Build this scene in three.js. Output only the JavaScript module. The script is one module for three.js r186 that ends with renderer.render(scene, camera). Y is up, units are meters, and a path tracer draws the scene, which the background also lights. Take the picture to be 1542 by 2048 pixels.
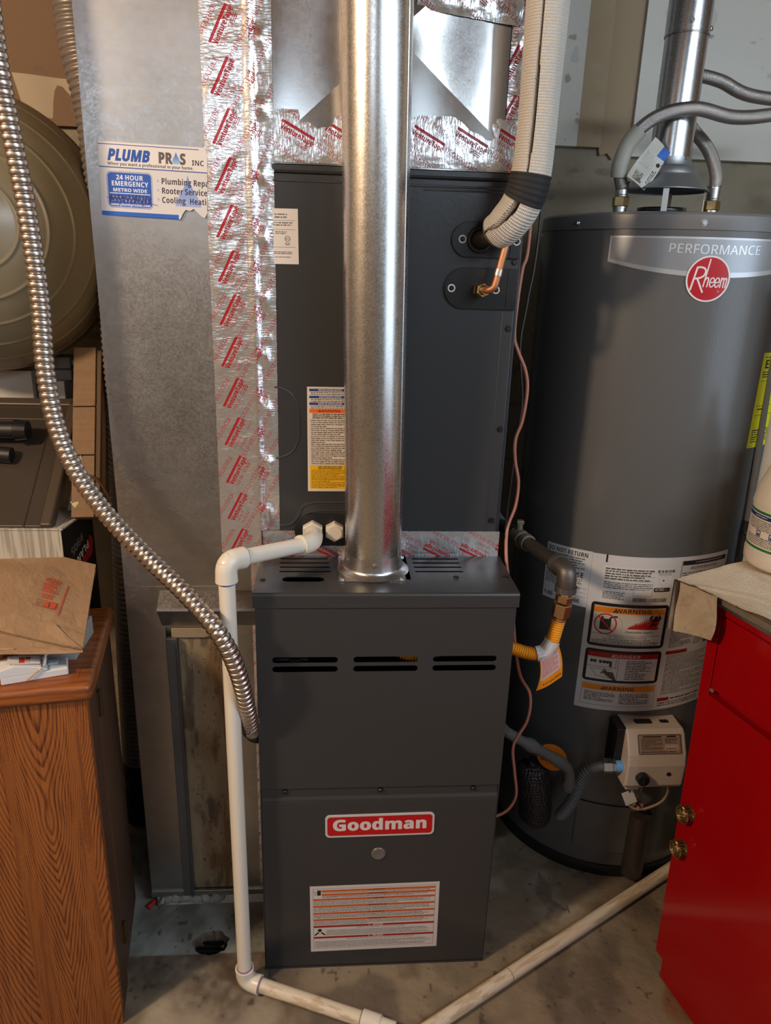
import * as THREE from 'three';
import { RoundedBoxGeometry } from 'three/addons/geometries/RoundedBoxGeometry.js';
import { mergeGeometries, mergeVertices, toCreasedNormals } from 'three/addons/utils/BufferGeometryUtils.js';
import { RectAreaLightUniformsLib } from 'three/addons/lights/RectAreaLightUniformsLib.js';

// ---------------------------------------------------------------- camera, light, exposure
const scene = new THREE.Scene();
const camera = new THREE.PerspectiveCamera(69.36, 1542 / 2048, 0.05, 40);
camera.position.set(-0.0976, 1.3583, 1.1314);
camera.rotation.set(-0.3245, -0.0787, 0.0318, 'YXZ');
const renderer = new THREE.WebGLRenderer({ antialias: true });
renderer.toneMapping = THREE.LinearToneMapping;
renderer.toneMappingExposure = 0.08;
renderer.shadowMap.enabled = true;
scene.background = new THREE.Color(0.3, 0.36, 0.45);
RectAreaLightUniformsLib.init();
const BULB = { at: [-1.6, 2.12, 1.05], color: [1, 0.74, 0.5], candela: 128 };
const DOOR = { x: 1.97, z0: 0.75, z1: 2.75, y0: 0.08, y1: 2.05, color: [0.62, 0.8, 1], nits: 19 };
const HIGH = { color: [0.66, 0.83, 1], nits: 56, y0: 1.9, y1: 2.26, spans: [[-1.4, -0.5], [0.42, 1.3]] };
const SHOP = { at: [1.25, 2.1, 1.5], len: 1.1, wide: 0.14, aim: [0.7, 0.7, -0.6], color: [0.78, 0.9, 1], nits: 430 };

// ---------------------------------------------------------------- helpers
const rng = (s) => () => { s = (s + 0x6d2b79f5) | 0; let t = Math.imul(s ^ (s >>> 15), 1 | s); t = (t + Math.imul(t ^ (t >>> 7), 61 | t)) ^ t; return ((t ^ (t >>> 14)) >>> 0) / 4294967296; };
const hash = (x, y, s) => { let h = Math.imul(x, 374761393) + Math.imul(y, 668265263) + Math.imul(s, 974634777); h = Math.imul(h ^ (h >>> 13), 1274126177); return ((h ^ (h >>> 16)) >>> 0) / 4294967296; };
const mod = (a, n) => ((a % n) + n) % n;
function vn(x, y, px, py, s) {                                     // tileable value noise
  const ix = Math.floor(x), iy = Math.floor(y), fx = x - ix, fy = y - iy, u = fx * fx * (3 - 2 * fx), v = fy * fy * (3 - 2 * fy);
  const a = hash(mod(ix, px), mod(iy, py), s), b = hash(mod(ix + 1, px), mod(iy, py), s), c = hash(mod(ix, px), mod(iy + 1, py), s), d = hash(mod(ix + 1, px), mod(iy + 1, py), s);
  return (a + (b - a) * u) * (1 - v) + (c + (d - c) * u) * v;
}
function fbm(u, v, f, oct, s, fy = f) { let a = 0.5, t = 0, n = 0; for (let i = 0; i < oct; i++) { t += a * vn(u * f, v * fy, f, fy, s + i); n += a; a *= 0.5; f *= 2; fy *= 2; } return t / n; }
const sm = (x, a, b) => { const t = Math.min(1, Math.max(0, (x - a) / (b - a))); return t * t * (3 - 2 * t); };
const mixc = (a, b, t) => [a[0] + (b[0] - a[0]) * t, a[1] + (b[1] - a[1]) * t, a[2] + (b[2] - a[2]) * t];
function tex(w, h, fn, { srgb = false, rep = null } = {}) {
  const d = new Uint8Array(w * h * 4);
  for (let y = 0; y < h; y++) for (let x = 0; x < w; x++) { const c = fn((x + 0.5) / w, (y + 0.5) / h), o = (y * w + x) * 4; const r = Array.isArray(c) ? c : [c, c, c]; d[o] = Math.max(0, Math.min(255, r[0] * 255)); d[o + 1] = Math.max(0, Math.min(255, r[1] * 255)); d[o + 2] = Math.max(0, Math.min(255, r[2] * 255)); d[o + 3] = 255; }
  const t = new THREE.DataTexture(d, w, h); t.magFilter = THREE.LinearFilter; t.minFilter = THREE.LinearMipmapLinearFilter; t.generateMipmaps = true;
  t.wrapS = t.wrapT = THREE.RepeatWrapping; if (rep) t.repeat.set(rep[0], rep[1]); if (srgb) t.colorSpace = THREE.SRGBColorSpace; t.needsUpdate = true; return t;
}
function canvasTex(w, h, draw, repeat = false) {
  const c = document.createElement('canvas'); c.width = w; c.height = h; const g = c.getContext('2d'); draw(g, w, h);
  const t = new THREE.CanvasTexture(c); t.colorSpace = THREE.SRGBColorSpace; if (repeat) t.wrapS = t.wrapT = THREE.RepeatWrapping; t.anisotropy = 8; return t;
}
const std = (o) => new THREE.MeshStandardMaterial(o), phy = (o) => new THREE.MeshPhysicalMaterial(o);
const lin = (r, g, b) => new THREE.Color().setRGB(r, g, b);
const used = {};
const numbered = (n) => { const k = used[n] = (used[n] ?? -1) + 1; return k ? n + '_' + String(k).padStart(3, '0') : n; };
function thing(name, label, category, [x, y, z] = [0, 0, 0], group) {   // a Group at the thing's base; part() takes geometry in world metres
  const o = new THREE.Group(); o.name = numbered(name); o.position.set(x, y, z); o.userData = { label, category }; if (group) o.userData.group = group; scene.add(o); return o;
}
function part(parent, name, geo, m, label) {                       // world-coordinate geometry under an unturned thing (or under a part of it)
  const o = new THREE.Mesh(geo, m); o.name = name; o.castShadow = o.receiveShadow = true;
  if (parent.isGroup) o.position.copy(parent.position).negate();
  if (label) o.userData.label = label; parent.add(o); return o;
}
function loc(parent, name, geo, m, label) { const o = new THREE.Mesh(geo, m); o.name = name; o.castShadow = o.receiveShadow = true; if (label) o.userData.label = label; parent.add(o); return o; }
function solo(name, label, category, geo, m, group) {              // a thing that is one mesh; its origin moves to its base
  geo.computeBoundingBox(); const b = geo.boundingBox, c = [(b.min.x + b.max.x) / 2, b.min.y, (b.min.z + b.max.z) / 2]; geo.translate(-c[0], -c[1], -c[2]);
  const o = new THREE.Mesh(geo, m); o.name = numbered(name); o.position.set(...c); o.castShadow = o.receiveShadow = true; o.userData = { label, category }; if (group) o.userData.group = group; scene.add(o); return o;
}
function struct(name, geo, m, parent) { const o = new THREE.Mesh(geo, m); o.name = name; o.castShadow = o.receiveShadow = true; if (!parent) o.userData.kind = 'structure'; (parent ?? scene).add(o); return o; }
const V = (x, y, z) => new THREE.Vector3(x, y, z);
function uvBox(g, s = 1) {                                         // uv in metres by the dominant axis of each face
  g = g.index ? g.toNonIndexed() : g; const p = g.attributes.position, n = g.attributes.normal, uv = new Float32Array(p.count * 2);
  for (let i = 0; i < p.count; i += 3) {
    const nx = Math.abs(n.getX(i) + n.getX(i + 1) + n.getX(i + 2)), ny = Math.abs(n.getY(i) + n.getY(i + 1) + n.getY(i + 2)), nz = Math.abs(n.getZ(i) + n.getZ(i + 1) + n.getZ(i + 2));
    for (let k = i; k < i + 3; k++) { const x = p.getX(k), y = p.getY(k), z = p.getZ(k); const [a, b] = nx >= ny && nx >= nz ? [z, y] : ny >= nz ? [x, z] : [x, y]; uv[k * 2] = a / s; uv[k * 2 + 1] = b / s; }
  }
  g.setAttribute('uv', new THREE.BufferAttribute(uv, 2)); return g;
}
function bx(x0, x1, y0, y1, z0, z1, r = 0, seg = 2) {
  const w = x1 - x0, h = y1 - y0, d = z1 - z0, g = r ? new RoundedBoxGeometry(w, h, d, seg, Math.min(r, w / 2.01, h / 2.01, d / 2.01)) : new THREE.BoxGeometry(w, h, d);
  g.translate((x0 + x1) / 2, (y0 + y1) / 2, (z0 + z1) / 2); return uvBox(g);
}
function merge(...list) { return mergeGeometries(list.flat().map((g) => { g = g.index ? g.toNonIndexed() : g; for (const k of Object.keys(g.attributes)) if (!['position', 'normal', 'uv'].includes(k)) g.deleteAttribute(k); return g; })); }
function cyl(a, b, r0, r1 = r0, seg = 24, open = false) {
  const A = V(...a), B = V(...b), d = B.clone().sub(A), g = new THREE.CylinderGeometry(r1, r0, d.length(), seg, 1, open);
  g.translate(0, d.length() / 2, 0).applyQuaternion(new THREE.Quaternion().setFromUnitVectors(V(0, 1, 0), d.normalize())); return g.translate(...a);
}
const curve = (pts, t = 0.5) => new THREE.CatmullRomCurve3(pts.map((p) => V(...p)), false, 'catmullrom', t);
function tube(pts, r, n = 48, seg = 12) {
  const c = curve(pts), g = new THREE.TubeGeometry(c, n, r, seg, false), caps = [0, 1].map((t) => { const p = c.getPointAt(t), d = c.getTangentAt(t).multiplyScalar(t ? 1 : -1); const k = new THREE.CircleGeometry(r, seg); k.applyQuaternion(new THREE.Quaternion().setFromUnitVectors(V(0, 0, 1), d)); return k.translate(p.x, p.y, p.z); });
  return merge(g, caps);
}
function sweep(c, nS, nR, rad, capped = true) {                    // sweep of a round section whose radius is rad(s in metres, theta, t)
  const L = c.getLength(), f = c.computeFrenetFrames(nS, false), pos = [], uv = [], idx = [];
  for (let i = 0; i <= nS; i++) {
    const t = i / nS, p = c.getPointAt(t);
    for (let j = 0; j <= nR; j++) { const th = (j % nR) / nR * Math.PI * 2, r = rad(t * L, th, t), co = Math.cos(th), si = Math.sin(th), N = f.normals[i], B = f.binormals[i]; pos.push(p.x + r * (co * N.x + si * B.x), p.y + r * (co * N.y + si * B.y), p.z + r * (co * N.z + si * B.z)); uv.push(j / nR, t * L); }
  }
  for (let i = 0; i < nS; i++) for (let j = 0; j < nR; j++) { const a = i * (nR + 1) + j, b = a + nR + 1; idx.push(a, a + 1, b, b, a + 1, b + 1); }
  const n = nR + 1;
  if (capped) for (const i of [0, nS]) { const p = c.getPointAt(i / nS), k = pos.length / 3; pos.push(p.x, p.y, p.z); uv.push(0, 0); for (let j = 0; j < nR; j++) i ? idx.push(k, i * n + j, i * n + j + 1) : idx.push(k, j + 1, j); }
  const g = new THREE.BufferGeometry(); g.setAttribute('position', new THREE.Float32BufferAttribute(pos, 3)); g.setAttribute('uv', new THREE.Float32BufferAttribute(uv, 2)); g.setIndex(idx); g.computeVertexNormals();
  const no = g.attributes.normal; for (let i = 0; i <= nS; i++) { const a = i * n, b = a + nR, x = no.getX(a) + no.getX(b), y = no.getY(a) + no.getY(b), z = no.getZ(a) + no.getZ(b), l = Math.hypot(x, y, z) || 1; no.setXYZ(a, x / l, y / l, z / l); no.setXYZ(b, x / l, y / l, z / l); }
  return g;
}
function lathe(prof, [x, y, z], seg = 48) { return new THREE.LatheGeometry(prof.map(([r, h]) => new THREE.Vector2(Math.max(r, 1e-5), h)), seg).translate(x, y, z); }
function creased(g, a = 0.6) { return toCreasedNormals(g.index ? g.toNonIndexed() : g, a); }
function extr(pts, d, axis, at, holes = [], bev = 0) {             // extrude a 2-D outline; axis 'z': (x, y) outline, 'x': (z, y) outline, 'y': (x, z) outline
  const s = pts instanceof THREE.Shape ? pts : new THREE.Shape(pts.map((p) => new THREE.Vector2(...p)));
  for (const h of holes) s.holes.push(h);
  let g = new THREE.ExtrudeGeometry(s, { depth: d, bevelEnabled: bev > 0, bevelSize: bev, bevelThickness: bev, bevelSegments: 2, curveSegments: 10 });
  if (axis === 'x') g.applyMatrix4(new THREE.Matrix4().set(0, 0, 1, at, 0, 1, 0, 0, 1, 0, 0, 0, 0, 0, 0, 1)), g = flip(g);
  else if (axis === 'y') g.applyMatrix4(new THREE.Matrix4().set(1, 0, 0, 0, 0, 0, 1, at, 0, 1, 0, 0, 0, 0, 0, 1)), g = flip(g);
  else g.translate(0, 0, at);
  g = g.index ? g.toNonIndexed() : g; g.computeVertexNormals(); return uvBox(g);
}
function flip(g) { g = g.index ? g.toNonIndexed() : g; for (const k of Object.keys(g.attributes)) { const a = g.attributes[k], n = a.itemSize; for (let i = 0; i < a.count; i += 3) for (let c = 0; c < n; c++) { const u = a.array[(i + 1) * n + c]; a.array[(i + 1) * n + c] = a.array[(i + 2) * n + c]; a.array[(i + 2) * n + c] = u; } } return g; }
function slot(cx, cy, w, h, r = h / 2) { const p = new THREE.Path(), x = cx - w / 2, y = cy - h / 2; p.moveTo(x + r, y); p.lineTo(x + w - r, y); p.absarc(x + w - r, y + r, r, -Math.PI / 2, 0); p.lineTo(x + w, y + h - r); p.absarc(x + w - r, y + h - r, r, 0, Math.PI / 2); p.lineTo(x + r, y + h); p.absarc(x + r, y + h - r, r, Math.PI / 2, Math.PI); p.lineTo(x, y + r); p.absarc(x + r, y + r, r, Math.PI, 1.5 * Math.PI); return p; }
const rrect = (cx, cy, w, h, r) => new THREE.Shape(slot(cx, cy, w, h, r).getPoints(6));
function sheet(fn, nu, nv, th = 0.0008) {                          // a thin solid sheet over fn(u, v) -> [x, y, z]
  const P = [], uv = [], idx = [];
  for (let j = 0; j <= nv; j++) for (let i = 0; i <= nu; i++) { P.push(...fn(i / nu, j / nv)); uv.push(i / nu, j / nv); }
  for (let j = 0; j < nv; j++) for (let i = 0; i < nu; i++) { const a = j * (nu + 1) + i, b = a + nu + 1; idx.push(a, a + 1, b + 1, a, b + 1, b); }
  const g = new THREE.BufferGeometry(); g.setAttribute('position', new THREE.Float32BufferAttribute(P, 3)); g.setAttribute('uv', new THREE.Float32BufferAttribute(uv, 2)); g.setIndex(idx); g.computeVertexNormals();
  const n = g.attributes.normal.array, Q = P.map((x, k) => x - n[k] * th), N = P.length / 3, back = idx.slice();
  for (let k = 0; k < back.length; k += 3) { const t = back[k + 1]; back[k + 1] = back[k + 2] + N; back[k + 2] = t + N; back[k] += N; }
  const h = new THREE.BufferGeometry(); h.setAttribute('position', new THREE.Float32BufferAttribute([...P, ...Q], 3)); h.setAttribute('uv', new THREE.Float32BufferAttribute([...uv, ...uv], 2));
  h.setAttribute('normal', new THREE.Float32BufferAttribute([...n, ...Array.from(n, (x) => -x)], 3));
  const rim = [], W = nu + 1, edge = []; for (let i = 0; i <= nu; i++) edge.push(i); for (let j = 1; j <= nv; j++) edge.push(j * W + nu); for (let i = nu - 1; i >= 0; i--) edge.push(nv * W + i); for (let j = nv - 1; j > 0; j--) edge.push(j * W);
  for (let k = 0; k < edge.length; k++) { const a = edge[k], b = edge[(k + 1) % edge.length]; rim.push(a, a + N, b, b, a + N, b + N); }
  h.setIndex([...idx, ...back, ...rim]); return h;
}
function hex(a, b, r, bev = 0.0012) {                              // hexagonal nut from a to b, chamfered
  const A = V(...a), B = V(...b), d = B.clone().sub(A), L = d.length(), g = creased(new THREE.LatheGeometry([[1e-5, 0], [r - bev, 0], [r, bev], [r, L - bev], [r - bev, L], [1e-5, L]].map((p) => new THREE.Vector2(...p)), 6), 0.3);
  g.applyQuaternion(new THREE.Quaternion().setFromUnitVectors(V(0, 1, 0), d.normalize())); return g.translate(...a);
}
function screw(p, n, r = 0.0042) {                                 // hex washer-head screw on a surface
  const q = V(...p), d = V(...n).normalize(), e = (k) => q.clone().addScaledVector(d, k).toArray();
  return merge(cyl(e(0), e(0.0009), r * 1.35, r * 1.25, 14), hex(e(0.0009), e(0.0038), r, 0.0006));
}
function ring(p, n, R, r) { return new THREE.TorusGeometry(R, r, 8, 28).applyQuaternion(new THREE.Quaternion().setFromUnitVectors(V(0, 0, 1), V(...n).normalize())).translate(...p); }
const plate = (cx, cy, w, h, z, th = 0.0004) => { const g = new THREE.BoxGeometry(w, h, th); return g.translate(cx, cy, z + th / 2); };   // box whose front face carries a whole texture
// a sheet on a cylinder: theta range in degrees, y range, optional bottom curve and skew
function wrapSheet([cx, cz], r, t0, t1, yb, yt, nu = 40, nv = 6, th = 0.0005) {
  return sheet((u, v) => { const t = (t0 + (t1 - t0) * u) * Math.PI / 180, y = yb(u) + (yt(u) - yb(u)) * v; return [cx + r * Math.sin(t), y, cz + r * Math.cos(t)]; }, nu, nv, th);
}
const R1 = rng(7);
function smallPrint(g, x, y, w, h, rows, color = '#444', seed = 1, fill = 0.9) {   // print too small to read
  const r = rng(seed), rh = h / rows; g.fillStyle = color;
  for (let k = 0; k < rows; k++) { const end = x + w * (k % 4 === 3 ? 0.35 + 0.5 * r() : fill + (1 - fill) * r()); let p = x; while (p < end) { const l = Math.min(end - p, rh * (0.5 + 2.4 * r())); g.fillRect(p, y + k * rh + rh * 0.2, l, rh * (0.42 + 0.16 * r())); p += l + rh * 0.3; } }
}
function text(g, s, x, y, size, { font = 'sans-serif', weight = 'bold', color = '#000', align = 'left', sx = 1, italic = false, rot = 0 } = {}) {
  g.save(); g.translate(x, y); if (rot) g.rotate(rot); g.scale(sx, 1); g.font = `${italic ? 'italic ' : ''}${weight} ${size}px ${font}`; g.fillStyle = color; g.textAlign = align; g.textBaseline = 'alphabetic'; g.fillText(s, 0, 0); g.restore();
}
function rr(g, x, y, w, h, r) { g.beginPath(); g.moveTo(x + r, y); g.arcTo(x + w, y, x + w, y + h, r); g.arcTo(x + w, y + h, x, y + h, r); g.arcTo(x, y + h, x, y, r); g.arcTo(x, y, x + w, y, r); g.closePath(); }
function warnTri(g, x, y, s, col = '#000', bg = '#f28c1c') { g.fillStyle = col; g.beginPath(); g.moveTo(x, y - s); g.lineTo(x + s * 0.58, y); g.lineTo(x - s * 0.58, y); g.fill(); g.fillStyle = bg; g.fillRect(x - s * 0.06, y - s * 0.68, s * 0.12, s * 0.38); g.fillRect(x - s * 0.06, y - s * 0.2, s * 0.12, s * 0.1); }

// ---------------------------------------------------------------- materials
const spangle = tex(512, 512, (u, v) => { const n = fbm(u, v, 110, 2, 3), m = fbm(u, v, 14, 3, 9); return 0.66 + 0.26 * (n - 0.5) + 0.1 * (m - 0.5); });
const peel = tex(256, 256, (u, v) => fbm(u, v, 48, 2, 21));
const fine = tex(256, 256, (u, v) => 0.4 + 0.6 * fbm(u, v, 60, 3, 5));
const rep = (t, x, y = x) => { const c = t.clone(); c.repeat.set(x, y); c.needsUpdate = true; return c; };
const ductMap = tex(512, 512, (u, v) => { const a = fbm(u, v, 5, 4, 31), b = fbm(u, v, 40, 2, 32), s = fbm(u, v, 6, 3, 35, 60); const k = 0.47 + 0.13 * (a - 0.5) + 0.05 * (b - 0.5) + 0.05 * (s - 0.5); return [k * 1.0, k * 0.985, k * 0.965]; });
const M = {
  paint: std({ color: lin(0.036, 0.036, 0.038), roughness: 0.33, bumpMap: rep(peel, 6), bumpScale: 0.00005 }),
  coilPaint: std({ color: lin(0.036, 0.038, 0.041), roughness: 0.26, bumpMap: rep(peel, 5), bumpScale: 0.00007 }),
  black: std({ color: lin(0.008, 0.008, 0.009), roughness: 0.5 }),
  blackGloss: std({ color: lin(0.012, 0.012, 0.013), roughness: 0.28 }),
  darkScrew: std({ color: lin(0.03, 0.028, 0.026), roughness: 0.35, metalness: 0.6 }),
  galv: std({ color: lin(0.62, 0.62, 0.61), metalness: 1, roughness: 0.3, roughnessMap: rep(spangle, 7), bumpMap: rep(spangle, 7), bumpScale: 0.00004 }),
  flue: std({ color: lin(0.7, 0.69, 0.67), metalness: 1, roughness: 0.42, roughnessMap: rep(spangle, 2, 8), bumpMap: rep(spangle, 2, 8), bumpScale: 0.000035 }),
  duct: std({ color: lin(1, 1, 1), map: rep(ductMap, 2.2, 2.2), metalness: 1, roughness: 0.54, roughnessMap: rep(spangle, 4) }),
  steel: std({ color: lin(0.6, 0.6, 0.6), metalness: 1, roughness: 0.24 }),
  zinc: std({ color: lin(0.55, 0.55, 0.53), metalness: 1, roughness: 0.35 }),
  brass: std({ color: lin(0.72, 0.5, 0.2), metalness: 1, roughness: 0.28 }),
  bronze: std({ color: lin(0.62, 0.4, 0.22), metalness: 1, roughness: 0.36 }),
  copper: std({ color: lin(0.5, 0.22, 0.11), metalness: 0.85, roughness: 0.46, bumpMap: rep(fine, 2, 20), bumpScale: 0.0001 }),
  solder: std({ color: lin(0.6, 0.5, 0.42), metalness: 1, roughness: 0.3 }),
  pvc: std({ color: lin(0.78, 0.72, 0.62), roughness: 0.32 }),
  pvcDirty: std({ color: lin(1, 1, 1), roughness: 0.5, map: tex(256, 256, (u, v) => { const s = sm(fbm(u, v, 8, 4, 77), 0.52, 0.72); return mixc([0.87, 0.82, 0.73], [0.70, 0.61, 0.49], s * 0.6); }, { srgb: true }) }),
  primer: std({ color: lin(0.03, 0.03, 0.22), roughness: 0.4 }),
  label: std({ color: lin(0.72, 0.71, 0.68), roughness: 0.45 }),
  iron: std({ color: lin(0.05, 0.045, 0.042), roughness: 0.45, metalness: 0.5, bumpMap: rep(fine, 3), bumpScale: 0.0004 }),
  ironElbow: std({ color: lin(0.12, 0.105, 0.095), roughness: 0.4, metalness: 0.7, bumpMap: rep(fine, 3), bumpScale: 0.0005 }),
  yellow: std({ color: lin(0.78, 0.32, 0.015), roughness: 0.42 }),
  blueTape: std({ color: lin(0.12, 0.35, 0.75), roughness: 0.5 }),
  wirePink: std({ color: lin(0.42, 0.16, 0.11), roughness: 0.4 }),
  wireDark: std({ color: lin(0.03, 0.026, 0.022), roughness: 0.4 }),
  wireTan: std({ color: lin(0.28, 0.2, 0.13), roughness: 0.5 }),
  grayFlex: std({ color: lin(0.12, 0.13, 0.135), roughness: 0.5, metalness: 0.15 }),
  grayPaint: std({ color: lin(0.1, 0.105, 0.098), roughness: 0.75, bumpMap: rep(fine, 2), bumpScale: 0.001 }),
  tank: std({ color: lin(0.1, 0.1, 0.1), roughness: 0.27, bumpMap: rep(peel, 8, 8), bumpScale: 0.0001 }),
  cap: std({ color: lin(0.14, 0.138, 0.136), roughness: 0.32 }),
  beige: std({ color: lin(0.5, 0.44, 0.38), roughness: 0.5 }),
  red: phy({ color: lin(0.3, 0.002, 0.004), roughness: 0.13, bumpMap: rep(peel, 3), bumpScale: 0.00006, specularIntensity: 0.7 }),
  white: std({ color: lin(0.72, 0.7, 0.66), roughness: 0.5 }),
  whitePlastic: std({ color: lin(0.68, 0.68, 0.68), roughness: 0.42 }),
  greyPlastic: std({ color: lin(0.3, 0.35, 0.38), roughness: 0.5 }),
};
// conductive braid for the water hoses
const braid = tex(128, 128, (u, v) => { const a = Math.sin((u * 8 + v * 8) * Math.PI * 2), b = Math.sin((u * 8 - v * 8) * Math.PI * 2); return 0.5 + 0.5 * Math.max(a, b) * 0.8; });
M.braid = std({ color: lin(0.5, 0.46, 0.43), metalness: 1, roughness: 0.32, bumpMap: rep(braid, 3, 40), bumpScale: 0.0007 });
const oakMap = (seed, xc, tone, W = 0.8, Hh = 0.75, flat = 1) => tex(1024, 1024, (u, v) => {
  const x = (u - 0.5) * W - xc, y = v * Hh, w = fbm(u, v, 4, 3, seed, 3), w2 = fbm(u, v, 22, 3, seed + 9, 3);
  const d = (0.95 - y) * 0.2 * flat + 0.02 * (w - 0.5), kn = Math.exp(-(x * x / 0.0009 + Math.pow(y - 0.46, 2) / 0.004)), rho = Math.sqrt(x * x * 1.3 + d * d) - 0.022 * kn + 0.03 * (w - 0.5) + 0.005 * (w2 - 0.5), f = rho / (0.0043 + 0.05 * Math.max(0, 0.06 - Math.abs(x)) ), fr = f - Math.floor(f);
  const early = sm(fr, 0.45, 0.85) * (1 - sm(fr, 0.93, 1)), pore = sm(fbm(u, v, 320, 2, seed + 3, 12), 0.5, 0.68), ray = fbm(u, v, 90, 2, seed + 5, 6);
  let c = mixc(tone[0], tone[1], Math.min(1, early * 0.75 * (0.55 + 0.7 * w2) + pore * (0.22 + 0.4 * early))); return mixc(c, tone[1], 0.18 * ray);
}, { srgb: true });
M.oak = std({ map: oakMap(41, 0.1, [[0.62, 0.37, 0.17], [0.33, 0.155, 0.06]]), roughness: 0.5 }); M.oak.map.repeat.set(1 / 0.8, 1 / 0.75); M.oak.map.offset.set(0.72, 0);
M.oakEdge = std({ map: rep(tex(512, 512, (u, v) => { const s = fbm(u, v, 3, 3, 55, 70), p = sm(fbm(u, v, 8, 2, 58, 200), 0.5, 0.75); return mixc([0.58, 0.33, 0.155], [0.36, 0.185, 0.08], 0.5 * sm(s, 0.35, 0.7) + 0.35 * p); }, { srgb: true }), 3, 3), roughness: 0.38 });
M.oakDark = std({ map: rep(tex(512, 512, (u, v) => { const s = fbm(u, v, 60, 3, 61, 3); return mixc([0.36, 0.25, 0.18], [0.26, 0.17, 0.12], s); }, { srgb: true }), 2, 2), roughness: 0.45 });
// crinkled aluminium tape: printed map along the tape (u = 0.15 m, v = 0.075 m)
function tapeLogo(g, x, y, s, kind) {
  g.save(); g.translate(x, y); g.rotate(0.44); g.scale(s, s);
  g.fillStyle = '#9e0d1a'; g.fillRect(-4, -60, 392, 13); g.fillStyle = '#b8343c'; g.fillRect(-4, -47, 392, 7); g.fillStyle = '#9e0d1a'; g.fillRect(-4, -40, 392, 9);
  text(g, 'VentureTape', 0, 32, 76, { color: '#9e0d1a', sx: 0.83 }); text(g, 'VentureTape', 3, 33, 76, { color: '#9e0d1a', sx: 0.83 }); text(g, '®', 372, -2, 26, { color: '#9e0d1a' });
  if (kind) { text(g, '1581A', 4, 92, 58, { color: '#9e0d1a', weight: 'normal', sx: 0.95 }); g.strokeStyle = '#9e0d1a'; g.lineWidth = 5; g.beginPath(); g.arc(238, 74, 22, 0, 7); g.stroke(); text(g, 'U', 238, 86, 28, { color: '#9e0d1a', align: 'center' }); smallPrint(g, 272, 50, 84, 52, 3, '#9e0d1a', 4); }
  else { text(g, '181A-P', 4, 88, 52, { color: '#9e0d1a', weight: 'normal' }); text(g, '181B-FX', 4, 146, 52, { color: '#9e0d1a', weight: 'normal' }); text(g, 'IV/21', 300, 116, 44, { color: '#9e0d1a', weight: 'normal' }); }
  g.restore();
}
const tapeMap = canvasTex(2048, 1024, (g, w, h) => {
  g.fillStyle = '#ededed'; g.fillRect(0, 0, w, h);
  for (const dx of [-w, 0, w]) { tapeLogo(g, 130 + dx, 300, 2.1, true); tapeLogo(g, 1154 + dx, 300, 2.1, false); for (const k of [0, 1]) { text(g, 'COLD WEATHER', -60 + k * 1024 + dx, -130, 142, { color: '#9c1b2a', font: 'serif', weight: 'normal', rot: 0.5, sx: 0.92 }); text(g, 'COLD WEATHER', -190 + k * 1024 + dx, 640, 142, { color: '#9c1b2a', font: 'serif', weight: 'normal', rot: 0.5, sx: 0.92 }); } }
}, true);
const crinkle = tex(512, 512, (u, v) => { const a = fbm(u, v, 10, 3, 81, 3), b = fbm(u, v, 70, 2, 83, 8), c = 1 - Math.abs(2 * fbm(u, v, 7, 3, 86) - 1); return 0.45 * a + 0.25 * b + 0.3 * c; });
M.foil = std({ map: tapeMap, metalness: 1, metalnessMap: tapeMap, roughness: 0.24, bumpMap: rep(crinkle, 1, 1), bumpScale: 0.0011 });

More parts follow.
